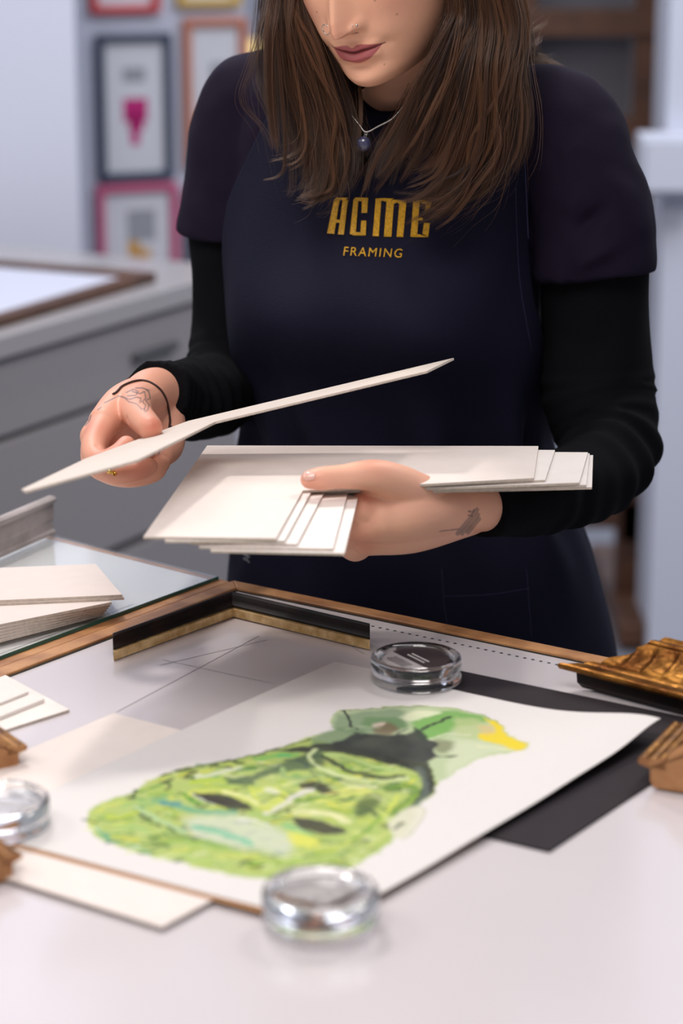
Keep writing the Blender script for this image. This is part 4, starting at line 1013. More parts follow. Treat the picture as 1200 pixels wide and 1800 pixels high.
# web between thumb and index
finger(g, [(720, 862, 2.01), (680, 860, 1.995), (655, 858, 1.99)], [0.018, 0.0150, 0.0115])
finger(g, [(800, 895, 2.048), (720, 902, 2.004), (668, 908, 1.990)], [0.020, 0.0225, 0.020])
VL, FL, NL = remesh(g, 0.0012, 24)
def crease(A, B, wd_, h): return (P(*A), P(*B), wd_, h)
VL = ridges(VL, NL, [crease((640, 860, 1.978), (690, 866, 1.985), 0.003, -0.0018), crease((584, 826, 1.957), (590, 850, 1.953), 0.0012, -0.0009), crease((592, 826, 1.957), (598, 850, 1.953), 0.0012, -0.0008),
     crease((634, 874, 1.973), (648, 896, 1.973), 0.004, 0.001)])
CL = np.empty((len(VL), 3)); CL[:] = lin((238, 180, 152))
def tint(V, Cc, A, wd_, col, op):
    d = np.linalg.norm(V - np.asarray(A), axis=1); mk = (op*np.exp(-(d/wd_)**2))[:, None]; return Cc*(1 - mk) + lin(col)*mk
for A in ((640, 965, 1.985), (628, 940, 1.975), (545, 845, 1.95), (650, 815, 1.97), (636, 880, 1.975)): CL = tint(VL, CL, P(*A), 0.014, (214, 130, 108), 0.5)
def ink(V, Cc, pts, wd_, col=(70, 66, 74), op=0.8):
    """tattoo line: shortest distance to a surveyed line on the near side of the skin"""
    X, Y = proj(V); d = segd(pts, X, Y); mk = (op*np.clip((wd_ - d)/0.9, 0, 1))[:, None]; return Cc*(1 - mk) + lin(col)*mk
def segd(pts, X, Y):
    d = np.full(X.shape, 1e9)
    for (x1, y1), (x2, y2) in zip(pts[:-1], pts[1:]):
        dx, dy = x2 - x1, y2 - y1; L = dx*dx + dy*dy + 1e-9
        t = np.clip(((X - x1)*dx + (Y - y1)*dy)/L, 0, 1); d = np.minimum(d, np.hypot(X - x1 - t*dx, Y - y1 - t*dy))
    return d
nearL = VL[:, 1] < 2.066
def ink_where(V, Cc, sel, *a, **k):
    Cc = Cc.copy(); Cc[sel] = ink(V[sel], Cc[sel], *a, **k); return Cc
for l_ in ([(804, 938), (838, 896)], [(812, 938), (840, 905)], [(822, 936), (842, 912)]): CL = ink_where(VL, CL, nearL, l_, 4.2, (88, 84, 84), 0.55)
CL = ink_where(VL, CL, nearL, [(772, 934), (806, 930)], 1.3)
CL = ink_where(VL, CL, nearL, [(824, 899), (827, 899)], 2.4); CL = ink_where(VL, CL, nearL, [(829, 903), (833, 896)], 1.6); CL = ink_where(VL, CL, nearL, [(823, 906), (829, 907)], 1.6)
gskin.add(VL, FL, CL)
# her right hand (picture left): pinching the raised board from the far side
g = G()
p_, r_ = path(armR[-4:] + [(255, 696, 2.175, 0.0215), (240, 712, 2.15, 0.020)]); V, Fc = tube_arrays(p_, r_, 30, 28); g.add(V, Fc)
mcpR = [(184, 742, 2.095), (168, 768, 2.115), (176, 797, 2.135), (196, 815, 2.15)]
stR = [(262, 684, 2.19), (256, 700, 2.19), (262, 716, 2.20), (272, 728, 2.205)]
for s0, m0, r0 in zip(stR, mcpR, (0.0150, 0.0145, 0.0135, 0.0125)):
    midp = tuple((np.array(s0) + np.array(m0))*0.5 + np.array([-6, -5, -0.004]))
    finger(g, [s0, midp, m0], [0.0160, 0.0175, r0])
finger(g, [(262, 710, 2.19), (222, 745, 2.14), (205, 765, 2.12)], [0.022, 0.021, 0.016])
# index: down and folded back against the board edge
finger(g, [(184, 742, 2.095), (164, 786, 2.055), (176, 812, 2.03), (206, 800, 2.025), (222, 782, 2.035)], [0.0135, 0.0112, 0.0102, 0.0096, 0.0082], 34)
finger(g, [(168, 768, 2.115), (166, 812, 2.085), (200, 832, 2.06), (240, 828, 2.055), (262, 820, 2.06)], [0.0130, 0.0112, 0.0102, 0.0095, 0.0080], 34)
finger(g, [(176, 797, 2.135), (184, 826, 2.105), (224, 838, 2.085), (268, 830, 2.085), (282, 815, 2.09)], [0.0125, 0.0108, 0.0100, 0.0095, 0.0080], 34)
finger(g, [(196, 812, 2.15), (215, 828, 2.13), (252, 832, 2.115), (284, 815, 2.115)], [0.0118, 0.0100, 0.0092, 0.0080], 30)
finger(g, [(296, 740, 2.195), (292, 780, 2.165), (280, 800, 2.135)], [0.016, 0.017, 0.013])   # heel of the hand
# thumb pointing to the viewer on top of the board
thR = [(262, 700, 2.175), (238, 712, 2.125), (242, 728, 2.085), (254, 742, 2.055), (264, 752, 2.035)]
finger(g, thR, [0.0185, 0.0170, 0.0135, 0.0122, 0.0110], 34)
VR, FR, NR = remesh(g, 0.0012, 14)
VR = ridges(VR, NR, [crease((204, 722, 2.07), (236, 752, 2.06), 0.0025, -0.002), crease((196, 745, 2.07), (206, 772, 2.04), 0.002, -0.0015), crease((166, 784, 2.04), (182, 782, 2.035), 0.0015, -0.001)])
CR_ = np.empty((len(VR), 3)); CR_[:] = lin((226, 164, 138))
for A, col, wd_ in (((272, 748, 2.025), (196, 92, 66), 0.011), ((215, 770, 2.02), (190, 96, 78), 0.012), ((165, 765, 2.07), (206, 120, 100), 0.014), ((250, 835, 2.04), (206, 118, 98), 0.018), ((175, 810, 2.02), (206, 118, 98), 0.012)): CR_ = tint(VR, CR_, P(*A), wd_, col, 0.65)
tl = [[(222, 690), (234, 684), (243, 688), (238, 695), (224, 696)], [(212, 697), (228, 702), (240, 698), (248, 700), (246, 708)], [(232, 688), (246, 692), (254, 688), (256, 700), (250, 706), (256, 712), (254, 720)],
      [(256, 684), (262, 690), (264, 700), (256, 704), (262, 712), (258, 722)], [(206, 696), (218, 698), (226, 706), (240, 710), (250, 720)], [(238, 682), (250, 682), (262, 686)], [(184, 708), (196, 702), (204, 698)], [(172, 720), (178, 716)],
      [(150, 748), (158, 738), (160, 730)], [(152, 740), (156, 732)], [(252, 718), (256, 724)]]
nearR = VR[:, 1] < 2.165
for l_ in tl: CR_ = ink_where(VR, CR_, np.ones(len(VR), bool), l_, 1.5, (84, 84, 92), 0.75)
for l_ in ([(268, 800), (272, 798)], [(278, 798), (281, 793)], [(286, 790), (289, 786)]): CR_ = ink_where(VR, CR_, np.ones(len(VR), bool), l_, 1.8)
gskin.add(VR, FR, CR_)
body = gskin.build('person', 'skin', None, True)
foot = np.array([TR[-1, 1], 2.40, 0.0]); recenter(body, foot)
tag(body, 'woman with long brown hair in navy apron, looking down at mat boards in her hands', 'person')

# clothes ------------------------------------------------------------
# t-shirt
g = G()
V, Fc = torso(0.92, 1.412, 90, 80, 0.000); g.add(V, Fc)
slR = [(520, 178, 2.42, 0.046), (445, 180, 2.435, 0.050), (424, 240, 2.44, 0.053), (416, 300, 2.44, 0.0525), (410, 360, 2.44, 0.0530), (404, 418, 2.44, 0.0545)]
slL = [(880, 205, 2.375, 0.046), (968, 214, 2.345, 0.054), (1003, 260, 2.33, 0.0575), (1028, 330, 2.32, 0.0585), (1043, 400, 2.315, 0.0590), (1049, 487, 2.31, 0.0590)]
for sl in (slR, slL):
    p_, r_ = path(sl); V, Fc = tube_arrays(p_, r_, 60, 56); g.add(V, Fc)
V, Fc, N = remesh(g, 0.0032, 14)
V = ridges(V, N, [crease((930, 420, 2.24), (1010, 350, 2.26), 0.009, 0.0112), crease((945, 460, 2.24), (1060, 370, 2.26), 0.008, -0.0112), crease((950, 500, 2.24), (1080, 430, 2.26), 0.009, 0.0096), crease((925, 350, 2.25), (975, 250, 2.27), 0.010, -0.0096),
     crease((935, 330, 2.24), (1000, 260, 2.27), 0.008, 0.0080), crease((405, 135, 2.38), (398, 250, 2.385), 0.0022, -0.002), crease((398, 250, 2.385), (430, 420, 2.36), 0.0022, -0.002), crease((400, 300, 2.38), (440, 440, 2.34), 0.008, 0.0080),
     crease((370, 340, 2.39), (430, 450, 2.35), 0.007, -0.0080), crease((340, 380, 2.39), (410, 440, 2.37), 0.006, 0.0064), crease((410, 400, 2.33), (430, 520, 2.33), 0.006, 0.0080), crease((420, 240, 2.36), (470, 330, 2.33), 0.009, -0.0064)])
V = vnoise(V, 18, 0.0045, N); V = vnoise(V*1.0, 40, 0.0015, N)
shirt = mesh_obj('t_shirt', V, Fc, 'shirt', body, True)
# long sleeves of the under-shirt, gathered at the elbow and wrist
def sleeve(arm, grow, n=150, m=72, folds=(), end=1.0, seed=0):
    p_, r_ = path(arm); r_ = r_ + grow
    ph = seed*1.7
    def dsp_(s, a):
        v = 0
        for (s0, wd_, amp, fr_, tw) in folds:
            v = v + amp*math.exp(-((s - s0)/wd_)**2)*np.sin(2*np.pi*(s*fr_) + tw*np.sin(a + ph) + 0.6*np.sin(2*a + ph*2))
        return v + 0.0012*np.sin(3*a + s*20 + ph) + 0.0008*np.sin(5*a - s*31)
    return tube_arrays(p_, r_, n, m, cap=True, disp=dsp_)
g = G(); V, Fc = sleeve(armR[:-1] + [(276, 691, 2.200, 0.0262)], 0.0055, folds=((0.80, 0.10, 0.0030, 26, 2.2), (0.62, 0.05, 0.0022, 30, 1.5), (0.95, 0.05, 0.0014, 30, 1.0)), seed=1); g.add(V, Fc)
V1, F1, N1 = remesh(g, 0.0028, 3); mesh_obj('undershirt_sleeve', V1, F1, 'black', body, True)
g = G(); V, Fc = sleeve(armL[:-1] + [(845, 890, 2.060, 0.0245)], 0.0050, folds=((0.66, 0.08, 0.0036, 24, 2.2), (0.55, 0.04, 0.0020, 30, 1.5), (0.80, 0.04, 0.0016, 22, 1.4)), seed=2); g.add(V, Fc)
V1, F1, N1 = remesh(g, 0.0028, 3)
V1 = ridges(V1, N1, [crease((932, 860, 2.09), (928, 935, 2.09), 0.0016, 0.0012)])
mesh_obj('undershirt_sleeve', V1, F1, 'black', body, True)
# crew neck band of the dark under-shirt
a_ = np.linspace(0, 2*np.pi, 60, endpoint=False)
nb_ = np.array([tsurf(t, 1.398 - 0.030*max(0, math.cos(t)), 0.004) for t in a_])
V, Fc = tube_arrays(np.vstack([nb_, nb_[:1]]), 0.0045, 140, 10, cap=False); mesh_obj('neckband', V, Fc, 'black', body, True)

# apron: bib, skirt and straps wrapping the front of the torso
def apron_edge(z):
    """half-angle of cover to her right (picture left) and her left, by height"""
    l = np.interp(z, [0.50, 0.887, 0.95, 1.004, 1.08, 1.167, 1.25, 1.30, 1.345], [2.0, 2.0, 1.9, 1.75, 1.50, 1.35, 1.05, 0.80, 0.60])
    r = np.interp(z, [0.50, 0.887, 0.95, 1.004, 1.08, 1.167, 1.25, 1.30, 1.345], [2.0, 2.0, 1.8, 1.62, 1.45, 1.22, 1.08, 1.02, 0.98])
    return -l, r
nzA, nuA = 190, 150
zA = np.linspace(0.55, 1.345, nzA); VA = np.zeros((nzA, nuA, 3))
for i, z_ in enumerate(zA):
    l, r = apron_edge(z_); t = np.linspace(l, r, nuA)
    zz_ = np.full(nuA, max(z_, 0.70))
    low = max(0, 0.70 - z_)
    fold = 0.0
    wz = np.clip((1.10 - z_)/0.12, 0, 1)*np.exp(-((z_ - 1.01)/0.09)**2)
    fold = wz*(0.0095*np.sin(t*11 + 1.0 + z_*9) + 0.004*np.sin(t*19 + z_*14)) + 0.0045*np.sin(t*8 + 2)*np.clip((0.95 - z_)/0.2, 0, 1) + 0.0018*np.sin(t*5 + z_*16) + 0.0015*np.sin(t*9 - z_*25)
    p_ = tsurf(t, zz_, 0.0065, True)
    nrm = np.stack([np.sin(t)*math.cos(TURN) + np.cos(t)*math.sin(TURN), np.sin(t)*math.sin(TURN) - np.cos(t)*math.cos(TURN), np.zeros(nuA)], -1)
    # the bib bridges the chest instead of following every hollow
    p_ = p_ + nrm*(fold + 0.004 + 0.010*wz*0 + low*0.12)[:, None]
    p_[:, 2] = z_; VA[i] = p_
VAf = VA.reshape(-1, 3)
FA = [(i*nuA + j, i*nuA + j + 1, (i+1)*nuA + j + 1, (i+1)*nuA + j) for i in range(nzA-1) for j in range(nuA-1)]
apron = mesh_obj('apron', VAf, FA, 'apron', body, True)
sd = apron.modifiers.new('s', 'SOLIDIFY'); sd.thickness = 0.0016; sd.offset = -1
bv = BVHTree.FromPolygons([tuple(v) for v in VAf], FA)
def hit(px, py, off=0.001):
    d = Vector(ray(px, py)).normalized(); h, n_, i_, ds = bv.ray_cast(Vector((0, 0, CZ)), d)
    if h is None: return None
    if n_.dot(d) > 0: n_ = -n_
    return np.array(h + n_*off), np.array(n_)
def cords(name, lst, rad, m, parent, off=0.0006):
    g = G()
    for l_ in lst:
        pts = []
        for (x_, y_) in catmull(np.array(l_, float), max(2, 4*len(l_))):
            h = hit(x_, y_, off)
            if h is not None: pts.append(h[0])
        if len(pts) > 1:
            V, Fc = tube_arrays(np.array(pts), rad, max(3, len(pts)*2), 6); g.add(V, Fc)
    return g.build(name, m, parent, True) if g.n else None
# straps over the shoulders
def strap(ptsA, wd_):
    g = G(); pts = catmull(np.array(ptsA), 40); 
    return pts
for pts, wv in (([(930, 300, 2.262), (960, 215, 2.290), (1000, 178, 2.325), (1015, 172, 2.37), (985, 180, 2.43)], 0.050),
                ([(470, 300, 2.30), (462, 200, 2.345), (470, 140, 2.39), (490, 128, 2.43), (510, 150, 2.47)], 0.030)):
    p_ = catmull(np.array([P(*q_) for q_ in pts]), 30)
    tan = np.gradient(p_, axis=0); tan /= np.linalg.norm(tan, axis=1)[:, None]
    side_ = np.cross(tan, np.array([0.0, 1.0, 0.3])); side_ /= np.linalg.norm(side_, axis=1)[:, None]
    side_[:] = side_*np.sign((side_[:, 0])[:, None])
    g = G(); nw_ = 8
    V = np.array([[p_[i] - side_[i]*wv*(j/(nw_-1)) for j in range(nw_)] for i in range(30)]).reshape(-1, 3)
    Fc = [(i*nw_ + j, i*nw_ + j + 1, (i+1)*nw_ + j + 1, (i+1)*nw_ + j) for i in range(29) for j in range(nw_-1)]
    #g.add(V, Fc); o = g.build('strap', 'apron', apron, True); s2 = o.modifiers.new('s', 'SOLIDIFY'); s2.thickness = 0.002
# embroidered lettering
def stroke(pts, w0):
    """flat ribbon through pixel-surveyed points on the bib"""
    return pts, w0
def letters(name, polys, m, parent, thick=0.0011):
    """polys: list of (outline points, holes) quads in surveyed coordinates -> raised satin stitch"""
    g = G()
    for quad in polys:
        (x0, y0), (x1, y1), (x2, y2), (x3, y3) = quad
        nu_, nv_ = 5, 8
        top_, bot_ = [], []
        ok = True
        for i in range(nu_ + 1):
            for j in range(nv_ + 1):
                u, v = i/nu_, j/nv_
                x_ = (x0*(1-u) + x1*u)*(1-v) + (x3*(1-u) + x2*u)*v; y_ = (y0*(1-u) + y1*u)*(1-v) + (y3*(1-u) + y2*u)*v
                h = hit(x_, y_, 0.0)
                if h is None: ok = False; break
                ed = min(1.0, 4*min(u, 1-u) + 0.45)
                top_.append(h[0] + h[1]*(thick*ed + 0.0003)); bot_.append(h[0] - h[1]*0.0008)
            if not ok: break
        if not ok: continue
        k_ = nv_ + 1; N0 = len(top_)
        Fc = [(i*k_ + j, i*k_ + j + 1, (i+1)*k_ + j + 1, (i+1)*k_ + j) for i in range(nu_) for j in range(nv_)]
        rim_ = [j for j in range(k_)] + [i*k_ + nv_ for i in range(1, nu_ + 1)] + [nu_*k_ + j for j in range(nv_ - 1, -1, -1)] + [i*k_ for i in range(nu_ - 1, 0, -1)]
        Fc += [(rim_[i], rim_[(i+1) % len(rim_)], rim_[(i+1) % len(rim_)] + N0, rim_[i] + N0) for i in range(len(rim_))]
        g.add(top_ + bot_, Fc)
    return g.build(name, m, parent, True)
def q4(*a): return [(a[0], a[1]), (a[2], a[3]), (a[4], a[5]), (a[6], a[7])]
Z5 = lambda x_, y_: (550 + x_/4.8, 320 + y_/4.8)
def zq(*a): return [Z5(a[i], a[i+1]) for i in range(0, 8, 2)]
A_ = [zq(120, 435, 182, 440, 225, 150, 178, 150), zq(212, 443, 262, 446, 296, 150, 252, 145), zq(178, 152, 215, 165, 240, 148, 205, 130), zq(205, 130, 240, 148, 255, 165, 296, 134), zq(176, 318, 246, 320, 246, 346, 174, 344)]
C_ = [zq(312, 440, 362, 430, 384, 160, 342, 150), zq(342, 150, 384, 165, 400, 150, 360, 130), zq(360, 130, 384, 160, 420, 165, 466, 134), zq(410, 262, 458, 262, 466, 134, 414, 146), zq(400, 440, 446, 450, 452, 326, 408, 326), zq(312, 440, 345, 452, 446, 452, 352, 422), zq(352, 422, 446, 452, 440, 430, 404, 425)]
M_ = [zq(504, 458, 556, 460, 578, 145, 530, 140), zq(598, 462, 662, 464, 684, 160, 622, 150), zq(704, 464, 760, 466, 788, 170, 730, 160), zq(530, 140, 560, 172, 600, 150, 590, 136), zq(590, 136, 590, 160, 640, 170, 684, 140), zq(660, 150, 670, 190, 720, 170, 720, 150), zq(715, 150, 715, 180, 750, 185, 788, 158)]
E_ = [zq(820, 462, 876, 464, 900, 165, 846, 155), zq(846, 155, 880, 185, 920, 165, 900, 148), zq(900, 148, 900, 170, 950, 190, 1000, 160), zq(945, 250, 990, 252, 1000, 160, 950, 165), zq(920, 440, 970, 466, 984, 346, 934, 346), zq(820, 462, 850, 466, 970, 466, 876, 438), zq(860, 300, 925, 302, 925, 325, 858, 322)]
logo = letters('embroidered_logo', A_ + C_ + M_ + E_, 'thread', apron); logo['label'] = 'yellow embroidered lettering ACME'
# FRAMING set in a plain face
cu = bpy.data.curves.new('t', 'FONT'); cu.body = 'FRAMING'; cu.size = 1.0; cu.space_character = 1.22; cu.offset = 0.0
to = bpy.data.objects.new('t', cu); C.objects.link(to); dg = bpy.context.evaluated_depsgraph_get()
tm = bpy.data.meshes.new_from_object(to.evaluated_get(dg)); bpy.data.objects.remove(to)
tv = np.array([tuple(v.co) for v in tm.vertices]); tf = [tuple(p.vertices) for p in tm.polygons]
x0_, x1_ = tv[:, 0].min(), tv[:, 0].max(); y0_, y1_ = tv[:, 1].min(), tv[:, 1].max()
up_, dn_ = [], []
for v in tv:
    u = (v[0] - x0_)/(x1_ - x0_); w_ = (v[1] - y0_)/(y1_ - y0_)
    X_ = 603.5 + u*102 + w_*2.2; Y_ = 449.5 + u*4.0 - w_*15.5
    h = hit(X_, Y_, 0.0); up_.append(h[0] + h[1]*0.0012); dn_.append(h[0] - h[1]*0.0006)
n0 = len(tv)
from collections import Counter
ec = Counter(); dire = {}
for f in tf:
    for i in range(len(f)):
        e_ = (f[i], f[(i+1) % len(f)]); ec[tuple(sorted(e_))] += 1; dire[tuple(sorted(e_))] = e_
sides = [(dire[e_][0], dire[e_][1], dire[e_][1] + n0, dire[e_][0] + n0) for e_, c__ in ec.items() if c__ == 1]
o = mesh_obj('embroidered_word', up_ + dn_, tf + sides, 'thread', apron); o['label'] = 'yellow embroidered word FRAMING'
# seams, pocket stitching
for l_ in ([(906, 330), (908, 400), (914, 500), (935, 620)], [(925, 1000), (928, 1040), (934, 1120)], [(780, 1048), (860, 1045), (930, 1034)], [(776, 1000), (780, 1060), (786, 1100)]): cords('stitching', [l_], 0.00022, 'stitch', apron, 0.0)
cords('hem', [[(921, 250), (924, 330), (928, 420)]], 0.0005, 'stitch', apron, 0.0002)
cords('stitched_tag', [[(428, 974), (436, 978), (429, 982), (437, 986)], [(433, 974), (439, 979), (434, 983), (439, 989)]], 0.0006, 'greystitch', apron)

# trousers and shoes
g = G()
V, Fc = torso(0.70, 0.93, 20, 60, 0.003, False); g.add(V, Fc)
c0 = np.array([TR[-1, 1], 2.405])
lat = np.array([math.cos(TURN), math.sin(TURN)])
for s in (-1, 1):
    hp = c0 + lat*0.095*s
    V, Fc = tube_arrays([(*(hp), 0.76), (*(hp + lat*0.004*s), 0.60), (*(hp + lat*0.01*s), 0.45), (*(hp + lat*0.012*s + [0, 0.01]), 0.25), (*(hp + lat*0.012*s + [0, 0.02]), 0.05)], [0.102, 0.090, 0.068, 0.058, 0.052], 50, 40, up=(1, 0, 0)); g.add(V, Fc)
V, Fc, N = remesh(g, 0.008, 4); mesh_obj('trousers', V, Fc, 'trouser', body, True)
for s in (-1, 1):
    hp = c0 + lat*0.107*s; g = G()
    V, Fc = tube_arrays([(hp[0], hp[1] + 0.065, 0.042), (hp[0], hp[1] + 0.02, 0.046), (hp[0] - 0.01, hp[1] - 0.07, 0.036), (hp[0] - 0.02, hp[1] - 0.155, 0.028)], [0.036, 0.042, 0.042, 0.028], 26, 24); V[:, 2] = np.maximum(V[:, 2], 0.0); g.add(V, Fc)
    V, Fc = ellipsoid((hp[0] - 0.02, hp[1] - 0.15, 0.026), (0.036, 0.03, 0.026)); g.add(V, Fc)
    V, Fc, N = remesh(g, 0.004, 4); V[:, 2] -= V[:, 2].min(); mesh_obj('shoe', V, Fc, 'shoe', body, True)

# jewellery
def ringarr(c, axis, R_, r_, n=40, m=8, arc=(0, 2*math.pi)):
    axis = np.asarray(axis, float); axis /= np.linalg.norm(axis); u = np.cross(axis, (0.3, 0.2, 1)); u /= np.linalg.norm(u); v = np.cross(axis, u)
    a = np.linspace(arc[0], arc[1], n); pts = np.asarray(c) + R_*(np.cos(a)[:, None]*u + np.sin(a)[:, None]*v)
    return tube_arrays(pts, r_, n*2, m, cap=False, up=axis)
g = G(); nose = hw((-0.0165, -0.0895, -0.047)); V, Fc = ringarr(hw((-0.0165, -0.0925, -0.0480)), RH @ np.array([0.35, 1, 0]), 0.0048, 0.00045); g.add(V, Fc); g.build('nose_ring', 'silver', body, True)
g = G(); V, Fc = ellipsoid(hw((0.0165, -0.0975, -0.0445)), (0.0013,)*3, n=10, m=12); g.add(V, Fc); V, Fc = ellipsoid(hw((0.0135, -0.0995, -0.0440)), (0.0009,)*3, n=10, m=12); g.add(V, Fc); g.build('nose_stud', 'silver', body, True)
# necklace: chain and round stone on the dark neckline
g = G(); pc = P(639, 253, 2.250); V, Fc = ellipsoid(pc, (0.0070, 0.0055, 0.0072)); g.add(V, Fc); pend = g.build('pendant_stone', 'stone', body, True)
ch = [P(712, 182, 2.275), P(690, 208, 2.262), P(665, 222, 2.255), P(643, 232, 2.251), P(630, 218, 2.256), P(615, 200, 2.262), P(596, 180, 2.275)]
cp_ = catmull(np.array(ch), 70); g = G()
for i in range(69):
    V, Fc = ellipsoid(cp_[i], (0.00085, 0.00085, 0.00085), n=6, m=8); g.add(V, Fc)
for k_ in range(3): V, Fc = ringarr(P(643 - k_, 234 + 4*k_, 2.25), (0.3 + k_*0.7, 1, 0), 0.0014, 0.00035, 16, 6); g.add(V, Fc)
g.build('chain', 'silver', body, True)
g = G(); ep = P(818, 8, 2.285); g.box(ep, (0.0075, 0.004, 0.006), rotz(0.5)); g.box(ep + np.array([0.001, 0, 0.004]), (0.004, 0.003, 0.004)); bevel(g.build('earring', 'silver', body), 0.0008)
# gold ring and wrist cord
bR = BVHTree.FromPolygons([tuple(v) for v in VR], [tuple(f) for f in FR])
def hitR(px, py, off):
    h, n_, i_, ds = bR.ray_cast(Vector((0, 0, CZ)), Vector(ray(px, py)).normalized())
    return None if h is None else np.array(h + n_*off)
def loop_round(name, pix, r_, m, cen, off, beads=None):
    pts = [p for p in (hitR(x_, y_, off) for (x_, y_) in catmull(np.array(pix, float), 16)) if p is not None]
    if len(pts) < 3: return
    pts = pts + [2*np.asarray(cen) - p for p in pts]; pts = np.array(pts + pts[:1])
    g = G(); V, Fc = tube_arrays(pts, r_, 110, 8, cap=False); g.add(V, Fc)
    for (x_, y_, rb_) in beads or []:
        p = hitR(x_, y_, off*1.4)
        if p is not None: V, Fc = ellipsoid(p, (rb_, rb_*0.8, rb_*0.85), n=10, m=12); g.add(V, Fc)
    g.build(name, m, body, True)
loop_round('gold_ring', [(183, 818), (187, 825), (194, 830), (203, 834)], 0.0011, 'gold', P(200, 822, 2.085), 0.0006, [(186, 824, 0.0022), (192, 827, 0.0025), (198, 830, 0.0024), (203, 833, 0.0018)])
loop_round('wrist_cord', [(199, 694), (206, 689), (213, 681), (222, 676), (236, 671), (254, 670), (272, 678), (286, 692), (294, 712), (298, 735), (300, 752)], 0.0011, 'leather', P(268, 702, 2.205), 0.0006)
# thumb nail of her left hand
bL = BVHTree.FromPolygons([tuple(v) for v in VL], [tuple(f) for f in FL])
def nail(cx_, cy_, L_, W_, ang_):
    top_ = []; ok_ = []
    nu_, nv_ = 12, 10
    for i in range(nu_ + 1):
        for j in range(nv_ + 1):
            u, v = i/nu_*2 - 1, j/nv_*2 - 1
            u2, v2 = u*math.sqrt(1 - v*v/2.6), v*math.sqrt(1 - u*u/3.2)
            x_ = cx_ + u2*L_*math.cos(ang_) - v2*W_*math.sin(ang_); y_ = cy_ + u2*L_*math.sin(ang_) + v2*W_*math.cos(ang_)
            h, n_, i_, ds = bL.ray_cast(Vector((0, 0, CZ)), Vector(ray(x_, y_)).normalized())
            if h is None: return
            top_.append(np.array(h + n_*(0.0004 + 0.0003*(1 - v*v))))
    g = G(); k_ = nv_ + 1; Fc = [(i*k_ + j, i*k_ + j + 1, (i+1)*k_ + j + 1, (i+1)*k_ + j) for i in range(nu_) for j in range(nv_)]
    g.add(top_, Fc); o = g.build('thumb_nail', 'nail', body, True); sm = o.modifiers.new('s', 'SOLIDIFY'); sm.thickness = 0.0005; sm.offset = 0
nail(543, 837, 11, 7.5, -0.05)
# ------------------------------------------------------------------ the boards she holds
def plane_pt(px, py, p0, n):
    d = ray(px, py); o = np.array([0, 0, CZ]); return o + d*(np.dot(p0 - o, n)/np.dot(d, n))
def lboard(pix, z, th, mface, label, group=None, plane=None, name='mat_board_corner'):
    if plane is None: plane = (np.array([0, 2.0, z]), np.array([0, 0, 1.0]))
    p0, n = plane; n = n/np.linalg.norm(n)
    if n[2] < 0: n = -n
    pts = [plane_pt(a, b, p0, n) for (a, b) in pix]; k_ = len(pts)
    c = np.mean(pts, axis=0)
    ar = np.zeros(3)
    for i in range(k_): ar += np.cross(pts[i] - c, pts[(i+1) % k_] - c)
    if np.dot(ar, n) < 0: pts = pts[::-1]
    def lay(o1, o2, m, nm, par):
        V = [p - n*o1 for p in pts] + [p - n*o2 for p in pts]
        Fc = [tuple(range(k_)), tuple(range(k_, 2*k_))[::-1]] + [(i + k_, (i+1) % k_ + k_, (i+1) % k_, i) for i in range(k_)]
        return mesh_obj(nm, V, Fc, m, par)
    o = lay(0.0004, th, 'core', name, None); recenter(o, c - n*th)
    tag(o, label, 'mat board', group); f = lay(0, 0.0004, mface, 'face_paper', o)
    return o
gh = 'L-shaped mat board corners stacked in her left hand'
Zb = 1.062
hold = [
    ([(364, 783), (252, 943), (485, 946), (532, 862), (938, 840), (946, 784)], 'topmost L-shaped cream board of the stack in her left hand', 'boardcream'),
    ([(372, 788), (290, 950), (500, 950), (548, 862), (958, 843), (975, 791)], 'second L-shaped board from the top of the stack in her left hand', 'board'),
    ([(380, 790), (335, 953), (522, 956), (570, 864), (1018, 848), (1033, 795)], 'third L-shaped board from the top of the stack in her left hand', 'board'),
    ([(385, 792), (350, 960), (585, 964), (612, 862), (1030, 852), (1036, 797)], 'second L-shaped board from the bottom of the stack in her left hand', 'board'),
    ([(388, 794), (370, 967), (605, 972), (631, 866), (1040, 856), (1042, 800)], 'lowest L-shaped board of the stack in her left hand', 'board')]
for i, (pix, lab, mf) in enumerate(hold):
    lboard(pix, Zb - 0.0023*i, 0.0021, mf, lab, gh)
# raised board in her right hand
pO = P(312, 745, 2.10); pN = P(38, 860, 1.82); pF = P(797, 628, 2.14)
nrm_ = np.cross(pN - pO, pF - pO)
lboard([(330, 740), (150, 806), (38, 860), (45, 863), (242, 808), (378, 741), (750, 652), (797, 629)], 0, 0.0020, 'boardwarm', 'cream L-shaped mat board raised in her right hand', None, (pO, nrm_))

